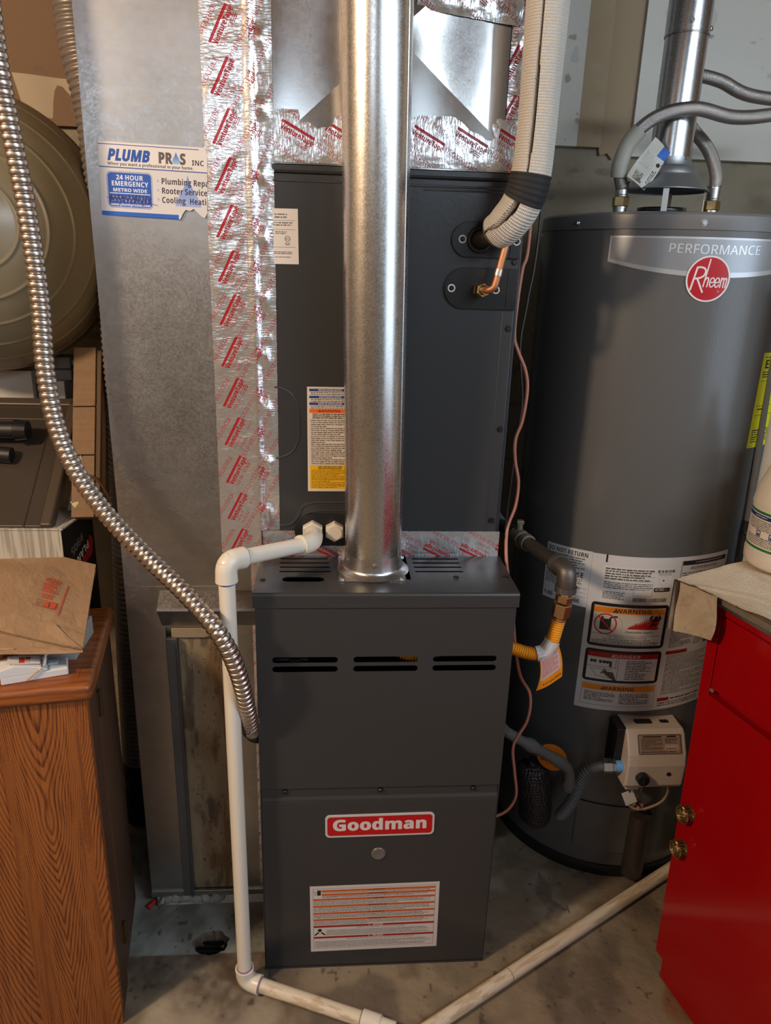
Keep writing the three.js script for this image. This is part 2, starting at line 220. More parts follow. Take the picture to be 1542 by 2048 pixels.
// ---------------------------------------------------------------- the room
const FLOOR_HOLE = [-0.341, -0.068];
{
  const floorMap = tex(1024, 1024, (u, v) => {
    const x = -2 + u * 4, z = -1 + v * 4.4, a = fbm(u, v, 9, 5, 101), b = fbm(u, v, 60, 4, 103), s = fbm(u, v, 300, 2, 105);
    let c = mixc([0.475, 0.425, 0.35], [0.56, 0.505, 0.42], a); c = mixc(c, [0.42, 0.38, 0.32], 0.6 * sm(b, 0.48, 0.75)); c = mixc(c, [0.66, 0.62, 0.55], 0.75 * sm(fbm(u, v, 30, 4, 109), 0.56, 0.72)); c = mixc(c, [0.36, 0.32, 0.27], 0.6 * sm(fbm(u, v, 70, 3, 113), 0.6, 0.74)); c = mixc(c, [0.30, 0.27, 0.24], 0.5 * sm(fbm(u, v, 20, 4, 119), 0.62, 0.72));
    const patch = (x > -0.75 && x < -0.19 && z < -0.043 + 0.012 * (b - 0.5)) ? 1 : 0; if (patch) c = mixc([0.43, 0.43, 0.40], [0.58, 0.59, 0.57], sm(b, 0.3, 0.65));   // newer, greyer mortar beside the duct
    const rough = sm(x, -0.9, -0.85) * (1 - sm(x, -0.2, -0.12)) * (1 - patch) * sm(z, -0.05, -0.04) * (1 - sm(z + 0.5 * (a - 0.5), 0.06, 0.12)); c = mixc(c, [0.31, 0.27, 0.23], 0.85 * rough * (0.3 + 0.9 * s));
    const crack = Math.abs(fbm(u, v, 16, 3, 111) - 0.5); if (crack < 0.004) c = mixc(c, [0.36, 0.32, 0.26], 0.18);
    const rust = sm(fbm(u, v, 34, 3, 117), 0.6, 0.7) * sm(x, 0.45, 0.55) * (1 - sm(x, 0.68, 0.74)) * sm(z, 0.0, 0.04); c = mixc(c, [0.45, 0.26, 0.14], 0.6 * rust);
    if (s > 0.84) c = mixc(c, [0.2, 0.18, 0.16], 0.55); return c;
  }, { srgb: true });
  floorMap.repeat.set(1 / 4, 1 / 4.4); floorMap.offset.set(0.5, 1 / 4.4);
  const fb = tex(512, 512, (u, v) => 0.6 * fbm(u, v, 40, 4, 121) + 0.4 * fbm(u, v, 8, 3, 122)); fb.repeat.set(1.4, 1.4);
  const s = new THREE.Shape([[-2.1, -0.95], [2.1, -0.95], [2.1, 3.3], [-2.1, 3.3]].map((p) => new THREE.Vector2(...p))), r = rng(19), hp = [];
  for (let k = 0; k < 36; k++) { const a = k / 36 * Math.PI * 2, q = 1 + 0.16 * (r() - 0.5); hp.push(new THREE.Vector2(FLOOR_HOLE[0] + 0.037 * q * Math.cos(a), FLOOR_HOLE[1] + 0.029 * q * Math.sin(a))); }
  const f = extr(s, 0.08, 'y', -0.08, [new THREE.Path(hp)]);
  struct('floor', f, std({ map: floorMap, roughness: 0.75, bumpMap: fb, bumpScale: 0.004 }));

  const conc = tex(1024, 512, (u, v) => { const a = fbm(u, v, 6, 5, 131), b = fbm(u, v, 40, 4, 133), st = fbm(u, v, 12, 3, 137); let c = mixc([0.50, 0.46, 0.385], [0.615, 0.575, 0.50], a); c = mixc(c, [0.34, 0.29, 0.23], 0.45 * sm(st, 0.55, 0.8)); return mixc(c, [0.28, 0.25, 0.21], 0.3 * sm(b, 0.6, 0.8)); }, { srgb: true });
  conc.repeat.set(0.5, 0.8);
  const wallB = struct('wall_back', bx(-2.1, 2.1, -0.08, 2.5, -1.0, -0.87), std({ map: conc, roughness: 0.9, bumpMap: rep(fb, 1.5), bumpScale: 0.004 }));
  // painted boards hung proud of the foundation, lower edge at 1.64 m
  const board = (seed, base, stainC, px0, px1) => { const t = tex(512, 512, (u, v) => { const a = fbm(u, v, 4, 4, seed), b = fbm(u, v, 26, 3, seed + 3), e = fbm(u, v, 5, 3, seed + 5); let c = mixc(base, [base[0] * 0.93, base[1] * 0.92, base[2] * 0.9], a); if (e > 0.58) c = mixc(c, base.map((q) => q * 0.88), 0.8); c = mixc(c, [0.42, 0.37, 0.30], 0.45 * sm(b, 0.74, 0.82)); if (u > px0 && u < px1) c = mixc(c, stainC, 0.8 + 0.2 * b); return c; }, { srgb: true }); t.wrapS = t.wrapT = THREE.ClampToEdgeWrapping; return std({ map: t, roughness: 0.85, bumpMap: rep(fb, 2), bumpScale: 0.0012 }); };
  const panel = (x0, x1, m, y0 = 1.64) => { const g = new THREE.BoxGeometry(x1 - x0, 2.4 - y0, 0.02); g.translate((x0 + x1) / 2, (2.4 + y0) / 2, -0.86); return struct('drywall_panel', g, m, wallB); };
  panel(-2.05, -0.3, board(201, [0.5, 0.4, 0.315], [0.48, 0.38, 0.3], 2, 3));
  panel(-0.29, 0.562, board(211, [0.85, 0.835, 0.80], [0.64, 0.55, 0.43], 0.93, 1.1), 1.645);
  panel(0.64, 2.05, board(221, [0.85, 0.835, 0.80], [0.60, 0.52, 0.42], 0.075, 0.105), 1.628);
  // torn paper-faced joint between the two boards
  struct('joint_strip', extr([[0.562, 2.4], [0.64, 2.4], [0.641, 1.66], [0.628, 1.636], [0.612, 1.641], [0.598, 1.62], [0.585, 1.634], [0.566, 1.628], [0.561, 1.65]], 0.012, 'z', -0.872), std({ color: lin(0.34, 0.25, 0.155), roughness: 0.9, bumpMap: rep(fb, 2), bumpScale: 0.002 }), wallB);
  const scrap = sheet((u, v) => [-0.83 + 0.125 * u + 0.02 * (1 - v), 1.655 + 0.09 * v - 0.008 * u * v, -0.845 - 0.006 * (1 - v) + 0.004 * Math.sin(u * 6)], 12, 6, 0.0012); struct('paper_scrap', scrap, std({ color: lin(0.46, 0.38, 0.28), roughness: 0.9 }), wallB);

  const plaster = std({ color: lin(0.24, 0.19, 0.14), roughness: 0.9 });
  struct('wall_left', bx(-2.1, -2.0, 0, 2.42, -0.95, 3.3), plaster);
  const hole = (a, b, c, d) => slot((a + b) / 2, (c + d) / 2, b - a, d - c, 0.002);
  struct('wall_right', extr([[-0.95, 0], [3.3, 0], [3.3, 2.42], [-0.95, 2.42]], 0.1, 'x', 2.0, [hole(DOOR.z0, DOOR.z1, DOOR.y0, DOOR.y1)]), plaster);
  struct('wall_front', extr([[-2.1, 0], [2.1, 0], [2.1, 2.42], [-2.1, 2.42]], 0.1, 'z', 3.2, HIGH.spans.map(([a, b]) => hole(a, b, HIGH.y0, HIGH.y1))), plaster);
  HIGH.spans.forEach(([x0, x1], k) => {                              // two high basement windows behind the camera
    const w = struct('window_' + (k + 1), merge(bx(x0, x1, HIGH.y0, HIGH.y0 + 0.03, 3.2, 3.24), bx(x0, x1, HIGH.y1 - 0.03, HIGH.y1, 3.2, 3.24), bx(x0, x0 + 0.03, HIGH.y0, HIGH.y1, 3.2, 3.24), bx(x1 - 0.03, x1, HIGH.y0, HIGH.y1, 3.2, 3.24), bx((x0 + x1) / 2 - 0.02, (x0 + x1) / 2 + 0.02, HIGH.y0, HIGH.y1, 3.2, 3.24)), M.white);
    struct('window_pane', bx(x0 + 0.03, x1 - 0.03, HIGH.y0 + 0.03, HIGH.y1 - 0.03, 3.225, 3.235), std({ color: lin(0.5, 0.5, 0.5), roughness: 0.6, emissive: lin(...HIGH.color), emissiveIntensity: HIGH.nits * 0.5 }), w);
    const l = new THREE.RectAreaLight(lin(...HIGH.color), HIGH.nits, x1 - x0 - 0.06, HIGH.y1 - HIGH.y0 - 0.06); l.position.set((x0 + x1) / 2, (HIGH.y0 + HIGH.y1) / 2, 3.19); l.lookAt((x0 + x1) / 2, (HIGH.y0 + HIGH.y1) / 2, 0); scene.add(l);
  });
  const joist = std({ color: lin(0.2, 0.12, 0.06), roughness: 0.8 });
  const ceil = struct('ceiling', bx(-2.1, 2.1, 2.4, 2.5, -0.95, 3.3), std({ color: lin(0.2, 0.13, 0.08), roughness: 0.85 }));
  for (let k = 0; k < 7; k++) struct('joist', bx(-1.98, 1.98, 2.24, 2.4, 0.1 + k * 0.42, 0.14 + k * 0.42), joist, ceil);
  // frosted patio door on the right: the daylight of the room
  const d = struct('door_1', merge(bx(DOOR.x, DOOR.x + 0.05, DOOR.y0, DOOR.y1, DOOR.z0, DOOR.z0 + 0.06), bx(DOOR.x, DOOR.x + 0.05, DOOR.y0, DOOR.y1, DOOR.z1 - 0.06, DOOR.z1), bx(DOOR.x, DOOR.x + 0.05, DOOR.y0, DOOR.y1, 1.72, 1.78), bx(DOOR.x, DOOR.x + 0.05, DOOR.y1 - 0.06, DOOR.y1, DOOR.z0, DOOR.z1), bx(DOOR.x, DOOR.x + 0.05, DOOR.y0, DOOR.y0 + 0.08, DOOR.z0, DOOR.z1)), std({ color: lin(0.6, 0.6, 0.6), roughness: 0.4 }));
  struct('window_pane', bx(DOOR.x + 0.02, DOOR.x + 0.03, DOOR.y0 + 0.08, DOOR.y1 - 0.06, DOOR.z0 + 0.06, DOOR.z1 - 0.06), std({ color: lin(0.5, 0.5, 0.5), roughness: 0.6, emissive: lin(...DOOR.color), emissiveIntensity: DOOR.nits * 0.5 }), d);
  const a = new THREE.RectAreaLight(lin(...DOOR.color), DOOR.nits, DOOR.z1 - DOOR.z0 - 0.12, DOOR.y1 - DOOR.y0 - 0.14); a.position.set(DOOR.x - 0.01, (DOOR.y0 + DOOR.y1) / 2, (DOOR.z0 + DOOR.z1) / 2); a.lookAt(-2, (DOOR.y0 + DOOR.y1) / 2, (DOOR.z0 + DOOR.z1) / 2); scene.add(a);
  // bare bulb hanging at the left
  const [lx, ly, lz] = BULB.at, b = thing('hanging_bulb', 'warm glowing globe light hanging at the left of the room', 'lamp', BULB.at);
  part(b, 'bulb', lathe([[0.0001, -0.13], [0.05, -0.12], [0.09, -0.085], [0.102, -0.04], [0.09, 0.0], [0.05, 0.03], [0.02, 0.038], [0.0135, 0.04]], BULB.at, 40), std({ color: lin(0.8, 0.75, 0.7), emissive: lin(...BULB.color), emissiveIntensity: 26, roughness: 0.4 }));
  part(b, 'socket', lathe([[0.0001, 0.036], [0.019, 0.036], [0.019, 0.09], [0.008, 0.1], [0.0001, 0.1]], BULB.at, 24), M.black);
  part(b, 'cord', cyl([lx, ly + 0.095, lz], [lx, 2.4, lz], 0.003), M.black);
  const pl = new THREE.PointLight(lin(...BULB.color), BULB.candela); pl.position.set(lx, ly - 0.045, lz); pl.shadow.radius = 5; pl.castShadow = true; scene.add(pl);
  // cool strip light behind the camera
  const L = thing('strip_light', 'long cool white strip light tilted toward the furnace, under the joists', 'lamp', SHOP.at), q = new THREE.RectAreaLight(lin(...SHOP.color), SHOP.nits, SHOP.len, SHOP.wide), h2 = SHOP.len / 2, w2 = SHOP.wide / 2;
  q.position.set(...SHOP.at); q.lookAt(...SHOP.aim); L.quaternion.copy(q.quaternion);                                       // both shine along their own -z
  loc(L, 'housing', bx(-h2, h2, -w2, w2, 0.014, 0.05, 0.006), M.white);
  loc(L, 'diffuser', bx(-h2 + 0.01, h2 - 0.01, -w2 + 0.008, w2 - 0.008, 0.002, 0.014, 0.004), std({ color: lin(0.8, 0.8, 0.8), emissive: lin(...SHOP.color), emissiveIntensity: SHOP.nits * 0.3, roughness: 0.6 }));
  scene.add(q);
}

// ---------------------------------------------------------------- gas furnace
const W2 = 0.2222, H = 0.8331, ZC = -0.165;
{
  const f = thing('furnace', 'dark grey gas furnace with a red name badge, standing in the centre of the floor', 'furnace', [0, 0, -0.3]);
  part(f, 'casing', merge(bx(-W2, -W2 + 0.0015, 0.002, 0.828, -0.7, -0.001), bx(W2 - 0.0015, W2, 0.002, 0.828, -0.7, -0.001), bx(-W2, W2, 0.002, 0.828, -0.7, -0.698), bx(-W2, W2, 0.0, 0.004, -0.7, -0.001), bx(-W2, W2, 0.425, 0.429, -0.7, -0.012), bx(-W2 + 0.002, W2 - 0.002, 0.43, 0.828, -0.42, -0.418)), M.paint);
  const topHoles = []; for (let k = 0; k < 4; k++) { topHoles.push(slot(-0.145 + 0.0012 * k, -0.151 + k * 0.02, 0.089 + 0.0012 * k, 0.0075)); topHoles.push(slot(0.0995 - 0.001 * k + 0.001 * k, -0.151 + k * 0.02, 0.089, 0.0075)); }
  topHoles.push(slot(-0.1435, -0.057, 0.073, 0.022)); topHoles.push(slot(0.041, -0.11, 0.008, 0.11, 0.002));
  part(f, 'top_panel', merge(extr([[-0.2255, -0.7], [0.2255, -0.7], [0.2255, -0.001], [-0.2255, -0.001]], 0.0016, 'y', H - 0.0016, topHoles), extr([[-0.006, H], [-0.002, H - 0.0002], [0.0015, H - 0.0015], [0.003, H - 0.0045], [0.0034, 0.807], [0.0018, 0.807], [0.0014, H - 0.006], [-0.006, H - 0.0018]], 0.451, 'x', -0.2255), bx(-0.2255, -0.2243, 0.807, H - 0.001, -0.698, 0.001), bx(0.2243, 0.2255, 0.807, H - 0.001, -0.698, 0.001)), M.paint);
  const sl = []; for (const cx of [-0.139, 0.0005, 0.139]) for (const cy of [0.7065, 0.6885]) sl.push(slot(cx, cy, 0.1125, 0.0115));
  part(f, 'upper_door', merge(extr([[-0.2222, 0.441], [0.2222, 0.441], [0.2222, 0.81], [-0.2222, 0.81]], 0.0014, 'z', -0.0014, sl), bx(-0.2222, 0.2222, 0.4395, 0.441, -0.014, 0), bx(-0.2222, -0.2208, 0.44, 0.81, -0.014, -0.0005), bx(0.2208, 0.2222, 0.44, 0.81, -0.014, -0.0005)), M.paint);
  part(f, 'door_strip', bx(-0.2205, 0.2205, 0.416, 0.4415, -0.02, -0.0045), M.paint);
  const lp = [[-0.016, 0.006], [-0.016, 0.42], [-0.0085, 0.4205], [-0.0035, 0.4185], [-0.0008, 0.413], [0, 0.405], [0, 0.008], [-0.002, 0.006]];
  part(f, 'lower_door', extr(lp, 0.44, 'x', -0.22), M.paint);
  for (const x of [-0.177, -0.001, 0.174]) part(f, 'screw', screw([x, 0.4295, -0.0045], [0, 0, 1], 0.0046), M.darkScrew);
  for (const [x, z] of [[-0.213, -0.053], [0.214, -0.062], [0.126, -0.064]]) part(f, 'screw', screw([x, H, z], [0, 1, 0]), M.darkScrew);
  // what shows through the slots
  part(f, 'inner_gas_hose', sweep(curve([[0.215, 0.703, -0.05], [0.12, 0.706, -0.04], [0.055, 0.694, -0.036], [0.02, 0.705, -0.045], [-0.01, 0.74, -0.07]]), 320, 14, (s) => 0.0105 + 0.0017 * Math.cos(s / 0.0046 * 6.283)), M.yellow);
  part(f, 'control_box', bx(-0.205, -0.172, 0.7, 0.725, -0.05, -0.02, 0.003), std({ color: lin(0.3, 0.28, 0.26), roughness: 0.6 }));
  part(f, 'burner_shield', merge(bx(-0.2, 0.2, 0.6, 0.62, -0.2, -0.06, 0.003), cyl([-0.2, 0.688, -0.035], [-0.135, 0.688, -0.035], 0.0045), bx(-0.168, -0.148, 0.684, 0.692, -0.034, -0.026, 0.002)), M.darkScrew);
  // badge
  const bt = canvasTex(820, 200, (g, w, h) => { g.fillStyle = '#c8c3c0'; g.fillRect(0, 0, w, h); g.fillStyle = '#b60e17'; rr(g, 16, 16, w - 32, h - 32, 26); g.fill(); g.lineWidth = 7; text(g, 'Goodman', 410, 138, 132, { color: '#d6cfcc', align: 'center', sx: 1.16 }); g.save(); g.lineJoin = 'round'; g.strokeStyle = '#d6cfcc'; g.lineWidth = 6; g.translate(410, 138); g.scale(1.16, 1); g.font = 'bold 132px sans-serif'; g.textAlign = 'center'; g.strokeText('Goodman', 0, 0); g.restore(); });
  const bg = new THREE.ExtrudeGeometry(rrect(0, 0, 0.205, 0.05, 0.0085), { depth: 0.0012, bevelEnabled: true, bevelSize: 0.0006, bevelThickness: 0.0006, bevelSegments: 2 }); { const p = bg.attributes.position, uv = bg.attributes.uv; for (let i = 0; i < p.count; i++) uv.setXY(i, p.getX(i) / 0.2062 + 0.5, p.getY(i) / 0.0512 + 0.5); }
  part(f, 'badge', bg.rotateZ(0.012).translate(0, 0.3545, 0.0006), std({ map: bt, roughness: 0.28 }), 'white rimmed red badge with the maker’s name');
  part(f, 'sight_cap', lathe([[0.0001, 0.0022], [0.008, 0.0022], [0.0095, 0.0032], [0.0125, 0.003], [0.014, 0.0012], [0.0142, 0]], [0, 0, 0], 28).rotateX(Math.PI / 2).translate(-0.001, 0.286, 0), std({ color: lin(0.16, 0.145, 0.135), roughness: 0.3, metalness: 0.2 }), 'small round translucent cap');
  const wt = canvasTex(1024, 672, (g, w, h) => {
    g.fillStyle = '#cdc6c2'; g.fillRect(0, 0, w, h); g.strokeStyle = '#777'; g.lineWidth = 3; g.strokeRect(24, 28, w - 56, h - 60);
    const bar = (y, c, s, x = 26) => { g.fillStyle = c; g.fillRect(x, y, w - 30 - x, 19); text(g, '▲'.length ? s : s, 540, y + 15.5, 17, { align: 'center', sx: 1.2, color: c === '#9b1a17' ? '#e8d8d0' : '#1a1a1a' }); warnTri(g, 470, y + 15, 12, c === '#9b1a17' ? '#e8d8d0' : '#1a1a1a', c); };
    const O = '#c45a1c', D = '#9b1a17';
    bar(42, O, 'WARNING', 92); smallPrint(g, 96, 64, 880, 10, 1, '#555', 3); bar(79, O, 'ADVERTENCIA', 92); smallPrint(g, 96, 100, 880, 22, 2, '#555', 4, 0.4);
    bar(128, O, 'WARNING'); smallPrint(g, 30, 150, 960, 42, 4, '#666', 5); bar(196, O, 'ADVERTENCIA'); smallPrint(g, 30, 218, 960, 46, 4, '#666', 6); bar(268, O, 'WARNING'); smallPrint(g, 30, 290, 960, 38, 3, '#666', 7); bar(334, O, 'ADVERTENCIA'); smallPrint(g, 30, 356, 960, 44, 4, '#666', 8);
    bar(404, D, 'DANGER'); text(g, 'CARBON MONOXIDE POISONING HAZARD', 560, 440, 19, { align: 'center', color: '#555', weight: 'normal', sx: 1.1 }); smallPrint(g, 126, 450, 864, 60, 6, '#777', 9); bar(518, D, 'PELIGRO'); text(g, 'RIESGO DE INTOXICACION CON MONOXIDO DE CARBONO', 560, 556, 19, { align: 'center', color: '#555', weight: 'normal', sx: 1.1 }); smallPrint(g, 34, 566, 950, 66, 7, '#777', 10);
    g.strokeStyle = '#222'; g.lineWidth = 3; g.beginPath(); g.moveTo(30, 48); g.lineTo(44, 66); g.lineTo(36, 80); g.lineTo(50, 92); g.stroke(); g.fillStyle = '#1c1c1c'; rr(g, 56, 48, 30, 46, 9); g.fill(); for (let k = 0; k < 4; k++) g.fillRect(57 + k * 8, 40, 6, 16);
    g.fillStyle = '#1c1c1c'; g.beginPath(); g.arc(74, 452, 16, 0, 7); g.fill(); g.lineWidth = 13; g.strokeStyle = '#1c1c1c'; g.beginPath(); g.moveTo(34, 502); g.lineTo(58, 478); g.lineTo(92, 478); g.lineTo(116, 502); g.stroke(); g.fillStyle = '#cdc6c2'; g.beginPath(); g.moveTo(64, 470); g.lineTo(86, 470); g.lineTo(75, 496); g.fill();
  });
  part(f, 'warning_label', plate(0, 0, 0.2535, 0.166, 0).rotateZ(0.012).translate(-0.0045, 0.129, 0.0002), std({ map: wt, roughness: 0.5 }), 'white sticker with orange and dark red warning bars');
}

// ---------------------------------------------------------------- flue pipe on the furnace
{
  const ax = (y) => { const t = (y - 0.86) / 0.86; return [-0.0195 - 0.0185 * t, y, -0.104 + 0.05 * t]; };
  const p = thing('flue_pipe', 'shiny galvanised round flue pipe rising from the furnace top', 'flue pipe', [-0.02, H, -0.104]);
  part(p, 'pipe', cyl(ax(0.838), ax(2.4), 0.0503, 0.0503, 64, true), M.flue);
  part(p, 'seam', (() => { const a = ax(0.85), b = ax(2.4), o = [0.0489 * Math.cos(0.55), 0, 0.0489 * Math.sin(0.55)]; return cyl([a[0] + o[0], a[1], a[2] + o[2]], [b[0] + o[0], b[1], b[2] + o[2]], 0.0026, 0.0026, 8); })(), M.flue);
  part(p, 'flange', merge(extr([[-0.082, -0.165], [0.036, -0.165], [0.034, -0.046], [-0.082, -0.044]], 0.0014, 'y', H + 0.0004), lathe([[0.0645, 0.0006], [0.0612, 0.0035], [0.0555, 0.0065], [0.0525, 0.012], [0.0515, 0.028], [0.0508, 0.036]], [-0.0195, H + 0.001, -0.104], 56)), M.flue);
  for (const a of [1.57, 2.75, 0.2]) { const n = [Math.cos(a), 0, Math.sin(a)]; part(p, 'screw', screw([-0.0195 + 0.0512 * n[0], H + 0.026, -0.104 + 0.0512 * n[2]], n, 0.0038), M.steel); }
  for (const [x, z] of [[-0.076, -0.05], [0.028, -0.052], [-0.076, -0.13]]) part(p, 'screw', screw([x, H + 0.0018, z], [0, 1, 0], 0.0034), M.steel);
}

// ---------------------------------------------------------------- cooling coil cabinet
{
  const c = thing('evaporator_coil', 'dark grey cooling coil cabinet stacked on the furnace behind the flue', 'coil cabinet', [0, H, -0.4]);
  part(c, 'casing', bx(-W2, W2, H + 0.0006, 1.5025, -0.69, ZC - 0.008, 0.002), M.coilPaint);
  part(c, 'top_rail', merge(extr([[ZC - 0.008, 1.4905], [ZC - 0.001, 1.4905], [ZC + 0.001, 1.494], [ZC + 0.001, 1.5015], [ZC - 0.008, 1.5028]], 2 * W2, 'x', -W2)), M.coilPaint);
  const door = rrect(0, 0, 0.433, 0.604, 0.003);
  part(c, 'front_panel', (() => { const g = new THREE.ExtrudeGeometry(door, { depth: 0.006, bevelEnabled: true, bevelSize: 0.0015, bevelThickness: 0.0015, bevelSegments: 2 }); return uvBox(g.translate(-0.0032, 1.1855, ZC - 0.0075)); })(), M.coilPaint);
  const rib = (pts, r = 0.0016, n = 60) => { const g = tube(pts, r, n, 8); const p = g.attributes.position; for (let i = 0; i < p.count; i++) p.setZ(i, ZC + (p.getZ(i) - ZC) * 0.55); g.computeVertexNormals(); return g; };
  const z = ZC;
  part(c, 'pressed_rib', rib([[-0.2, 1.4785, z], [0, 1.4785, z], [0.183, 1.4785, z]], 0.0022), M.coilPaint);
  part(c, 'pressed_rib', rib([[0.05, 1.473, z], [0.12, 1.473, z], [0.183, 1.473, z]], 0.0018), M.coilPaint);
  part(c, 'pressed_rib', rib([[0.1945, 0.886, z], [0.1945, 1.1, z], [0.1945, 1.286, z]], 0.0018), M.coilPaint);
  part(c, 'pressed_rib', rib([[-0.2, 1.148, z], [-0.185, 1.147, z], [-0.165, 1.135, z], [-0.1545, 1.108, z], [-0.1545, 1.06, z], [-0.165, 1.035, z], [-0.185, 1.023, z], [-0.2, 1.022, z]], 0.0024, 90), M.coilPaint);
  part(c, 'pressed_rib', rib([[-0.19, 0.893, z], [-0.17, 0.896, z], [-0.156, 0.912, z], [-0.148, 0.93, z], [-0.13, 0.938, z], [-0.1, 0.939, z], [-0.04, 0.939, z]], 0.0026, 90), M.coilPaint);
  part(c, 'pressed_rib', rib([[-0.165, 0.887, z], [-0.155, 0.9, z], [-0.142, 0.916, z], [-0.122, 0.922, z], [-0.09, 0.923, z], [-0.05, 0.923, z]], 0.0022, 90), M.coilPaint);
  const ports = [[0.1005, 1.372, 1.4265, [[0.1175, 1.3995], [0.2085, 1.3985]]], [0.0925, 1.289, 1.3545, [[0.1035, 1.3215], [0.1795, 1.3205]]]];
  for (const [x0, y0, y1, rings] of ports) {
    const r = (y1 - y0) / 2, s = new THREE.Shape(); s.moveTo(0.2155, y0); s.lineTo(0.2155, y1); s.lineTo(x0 + r, y1); s.absarc(x0 + r, y0 + r, r, Math.PI / 2, Math.PI * 1.5); s.closePath();
    const pl = part(c, 'port_plate', extr(s, 0.0035, 'z', z + 0.0005, [], 0.0008), M.blackGloss);
    part(c, 'plate_fold', bx(0.1985, 0.2005, y0, y1, z + 0.0035, z + 0.0062, 0.0008), M.blackGloss);
    for (const [x, y] of rings) { const w = part(pl, 'washer', lathe([[0.0042, 0.0004], [0.0045, 0.0016], [0.0058, 0.0018], [0.0066, 0.0008], [0.0067, 0]], [0, 0, 0], 28).rotateX(Math.PI / 2).translate(x, y, z + 0.0048), M.white); w.position.set(0, 0, 0); const s2 = part(pl, 'screw', screw([x, y, z + 0.0045], [0, 0, 1], 0.003), M.darkScrew); s2.position.set(0, 0, 0); }
  }
  part(c, 'rubber_seal', lathe([[0.014, 0.004], [0.0165, 0.006], [0.02, 0.005], [0.0215, 0.001], [0.0215, 0]], [0, 0, 0], 32).rotateX(Math.PI / 2).translate(0.146, 1.399, z + 0.0045), M.black);
  for (const [x, y] of [[0.2085, 1.366], [0.207, 1.257], [0.207, 1.08], [0.204, 0.906]]) part(c, 'screw', screw([x, y, z + 0.0004], [0, 0, 1]), M.darkScrew);
  // drain connections at the foot
  part(c, 'drain_plate', extr(slotShape(-0.1, 0.886, 0.125, 0.06), 0.004, 'z', z + 0.0008, [], 0.0008), M.black);
  part(c, 'drain_plug', merge(hex([-0.0895, 0.887, z + 0.004], [-0.0895, 0.887, z + 0.022], 0.0185, 0.002), cyl([-0.0895, 0.887, z + 0.02], [-0.0895, 0.887, z + 0.0245], 0.014, 0.013, 24)), M.pvc, 'white hexagonal drain plug');
  const l1 = canvasTex(280, 512, (g, w, h) => { g.fillStyle = '#ded6d0'; g.fillRect(0, 0, w, h); g.fillStyle = '#777'; for (const y of [106, 190, 352]) g.fillRect(16, y, w - 42, 4); smallPrint(g, 70, 42, 120, 50, 2, '#666', 12); smallPrint(g, 30, 120, 210, 42, 2, '#666', 13); smallPrint(g, 72, 206, 110, 30, 2, '#555', 14); g.strokeStyle = '#444'; g.lineWidth = 5; g.beginPath(); g.arc(182, 276, 24, 0, 7); g.stroke(); text(g, 'ETL', 182, 286, 25, { align: 'center', color: '#444', sx: 0.9 }); smallPrint(g, 160, 310, 48, 28, 2, '#555', 15); smallPrint(g, 40, 392, 190, 30, 2, '#555', 16); smallPrint(g, 66, 440, 150, 14, 1, '#555', 17); });
  part(c, 'rating_label', plate(0, 0, 0.05, 0.085, 0).rotateZ(0.012).translate(-0.1775, 1.394, z + 0.0006), std({ map: l1, roughness: 0.5 }), 'white rating label');
  const l2 = canvasTex(384, 900, (g, w, h) => {
    g.fillStyle = '#ddd2c6'; g.fillRect(0, 0, w, h); const B = '#143f80';
    [[16, 'INSTALLATION NOTICE'], [74, 'AVIS D’INSTALLATEUR'], [130, 'AVISO DE INSTALACION']].forEach(([y, s], k) => { g.fillStyle = B; g.fillRect(18, y, 350, 21); text(g, s, 193, y + 17, 18, { align: 'center', color: '#dfe4ee' }); smallPrint(g, 30, y + 24, 330, 30, 2, '#666', 20 + k); });
    g.fillStyle = '#ee6a10'; g.fillRect(18, 184, 350, 33); text(g, 'WARNING', 200, 212, 34, { align: 'center', color: '#7a2b06' }); warnTri(g, 104, 211, 24, '#7a2b06', '#ee6a10'); smallPrint(g, 44, 220, 310, 48, 3, '#333', 24); g.strokeStyle = '#999'; g.lineWidth = 2; g.strokeRect(20, 270, 346, 400); smallPrint(g, 30, 274, 326, 390, 23, '#6a625a', 25); g.fillStyle = '#eeb80a'; g.fillRect(20, 672, 346, 206); smallPrint(g, 90, 676, 220, 30, 2, '#5b4a0a', 26); smallPrint(g, 30, 706, 326, 168, 12, '#8d6f12', 27);
  });
  part(c, 'notice_label', plate(0, 0, 0.0795, 0.19, 0).rotateZ(0.006).translate(-0.099, 1.0555, z + 0.0006), std({ map: l2, roughness: 0.5 }), 'tall notice with blue bars above and a yellow block below');
}
function slotShape(cx, cy, w, h) { return new THREE.Shape(slot(cx, cy, w, h).getPoints(8)); }

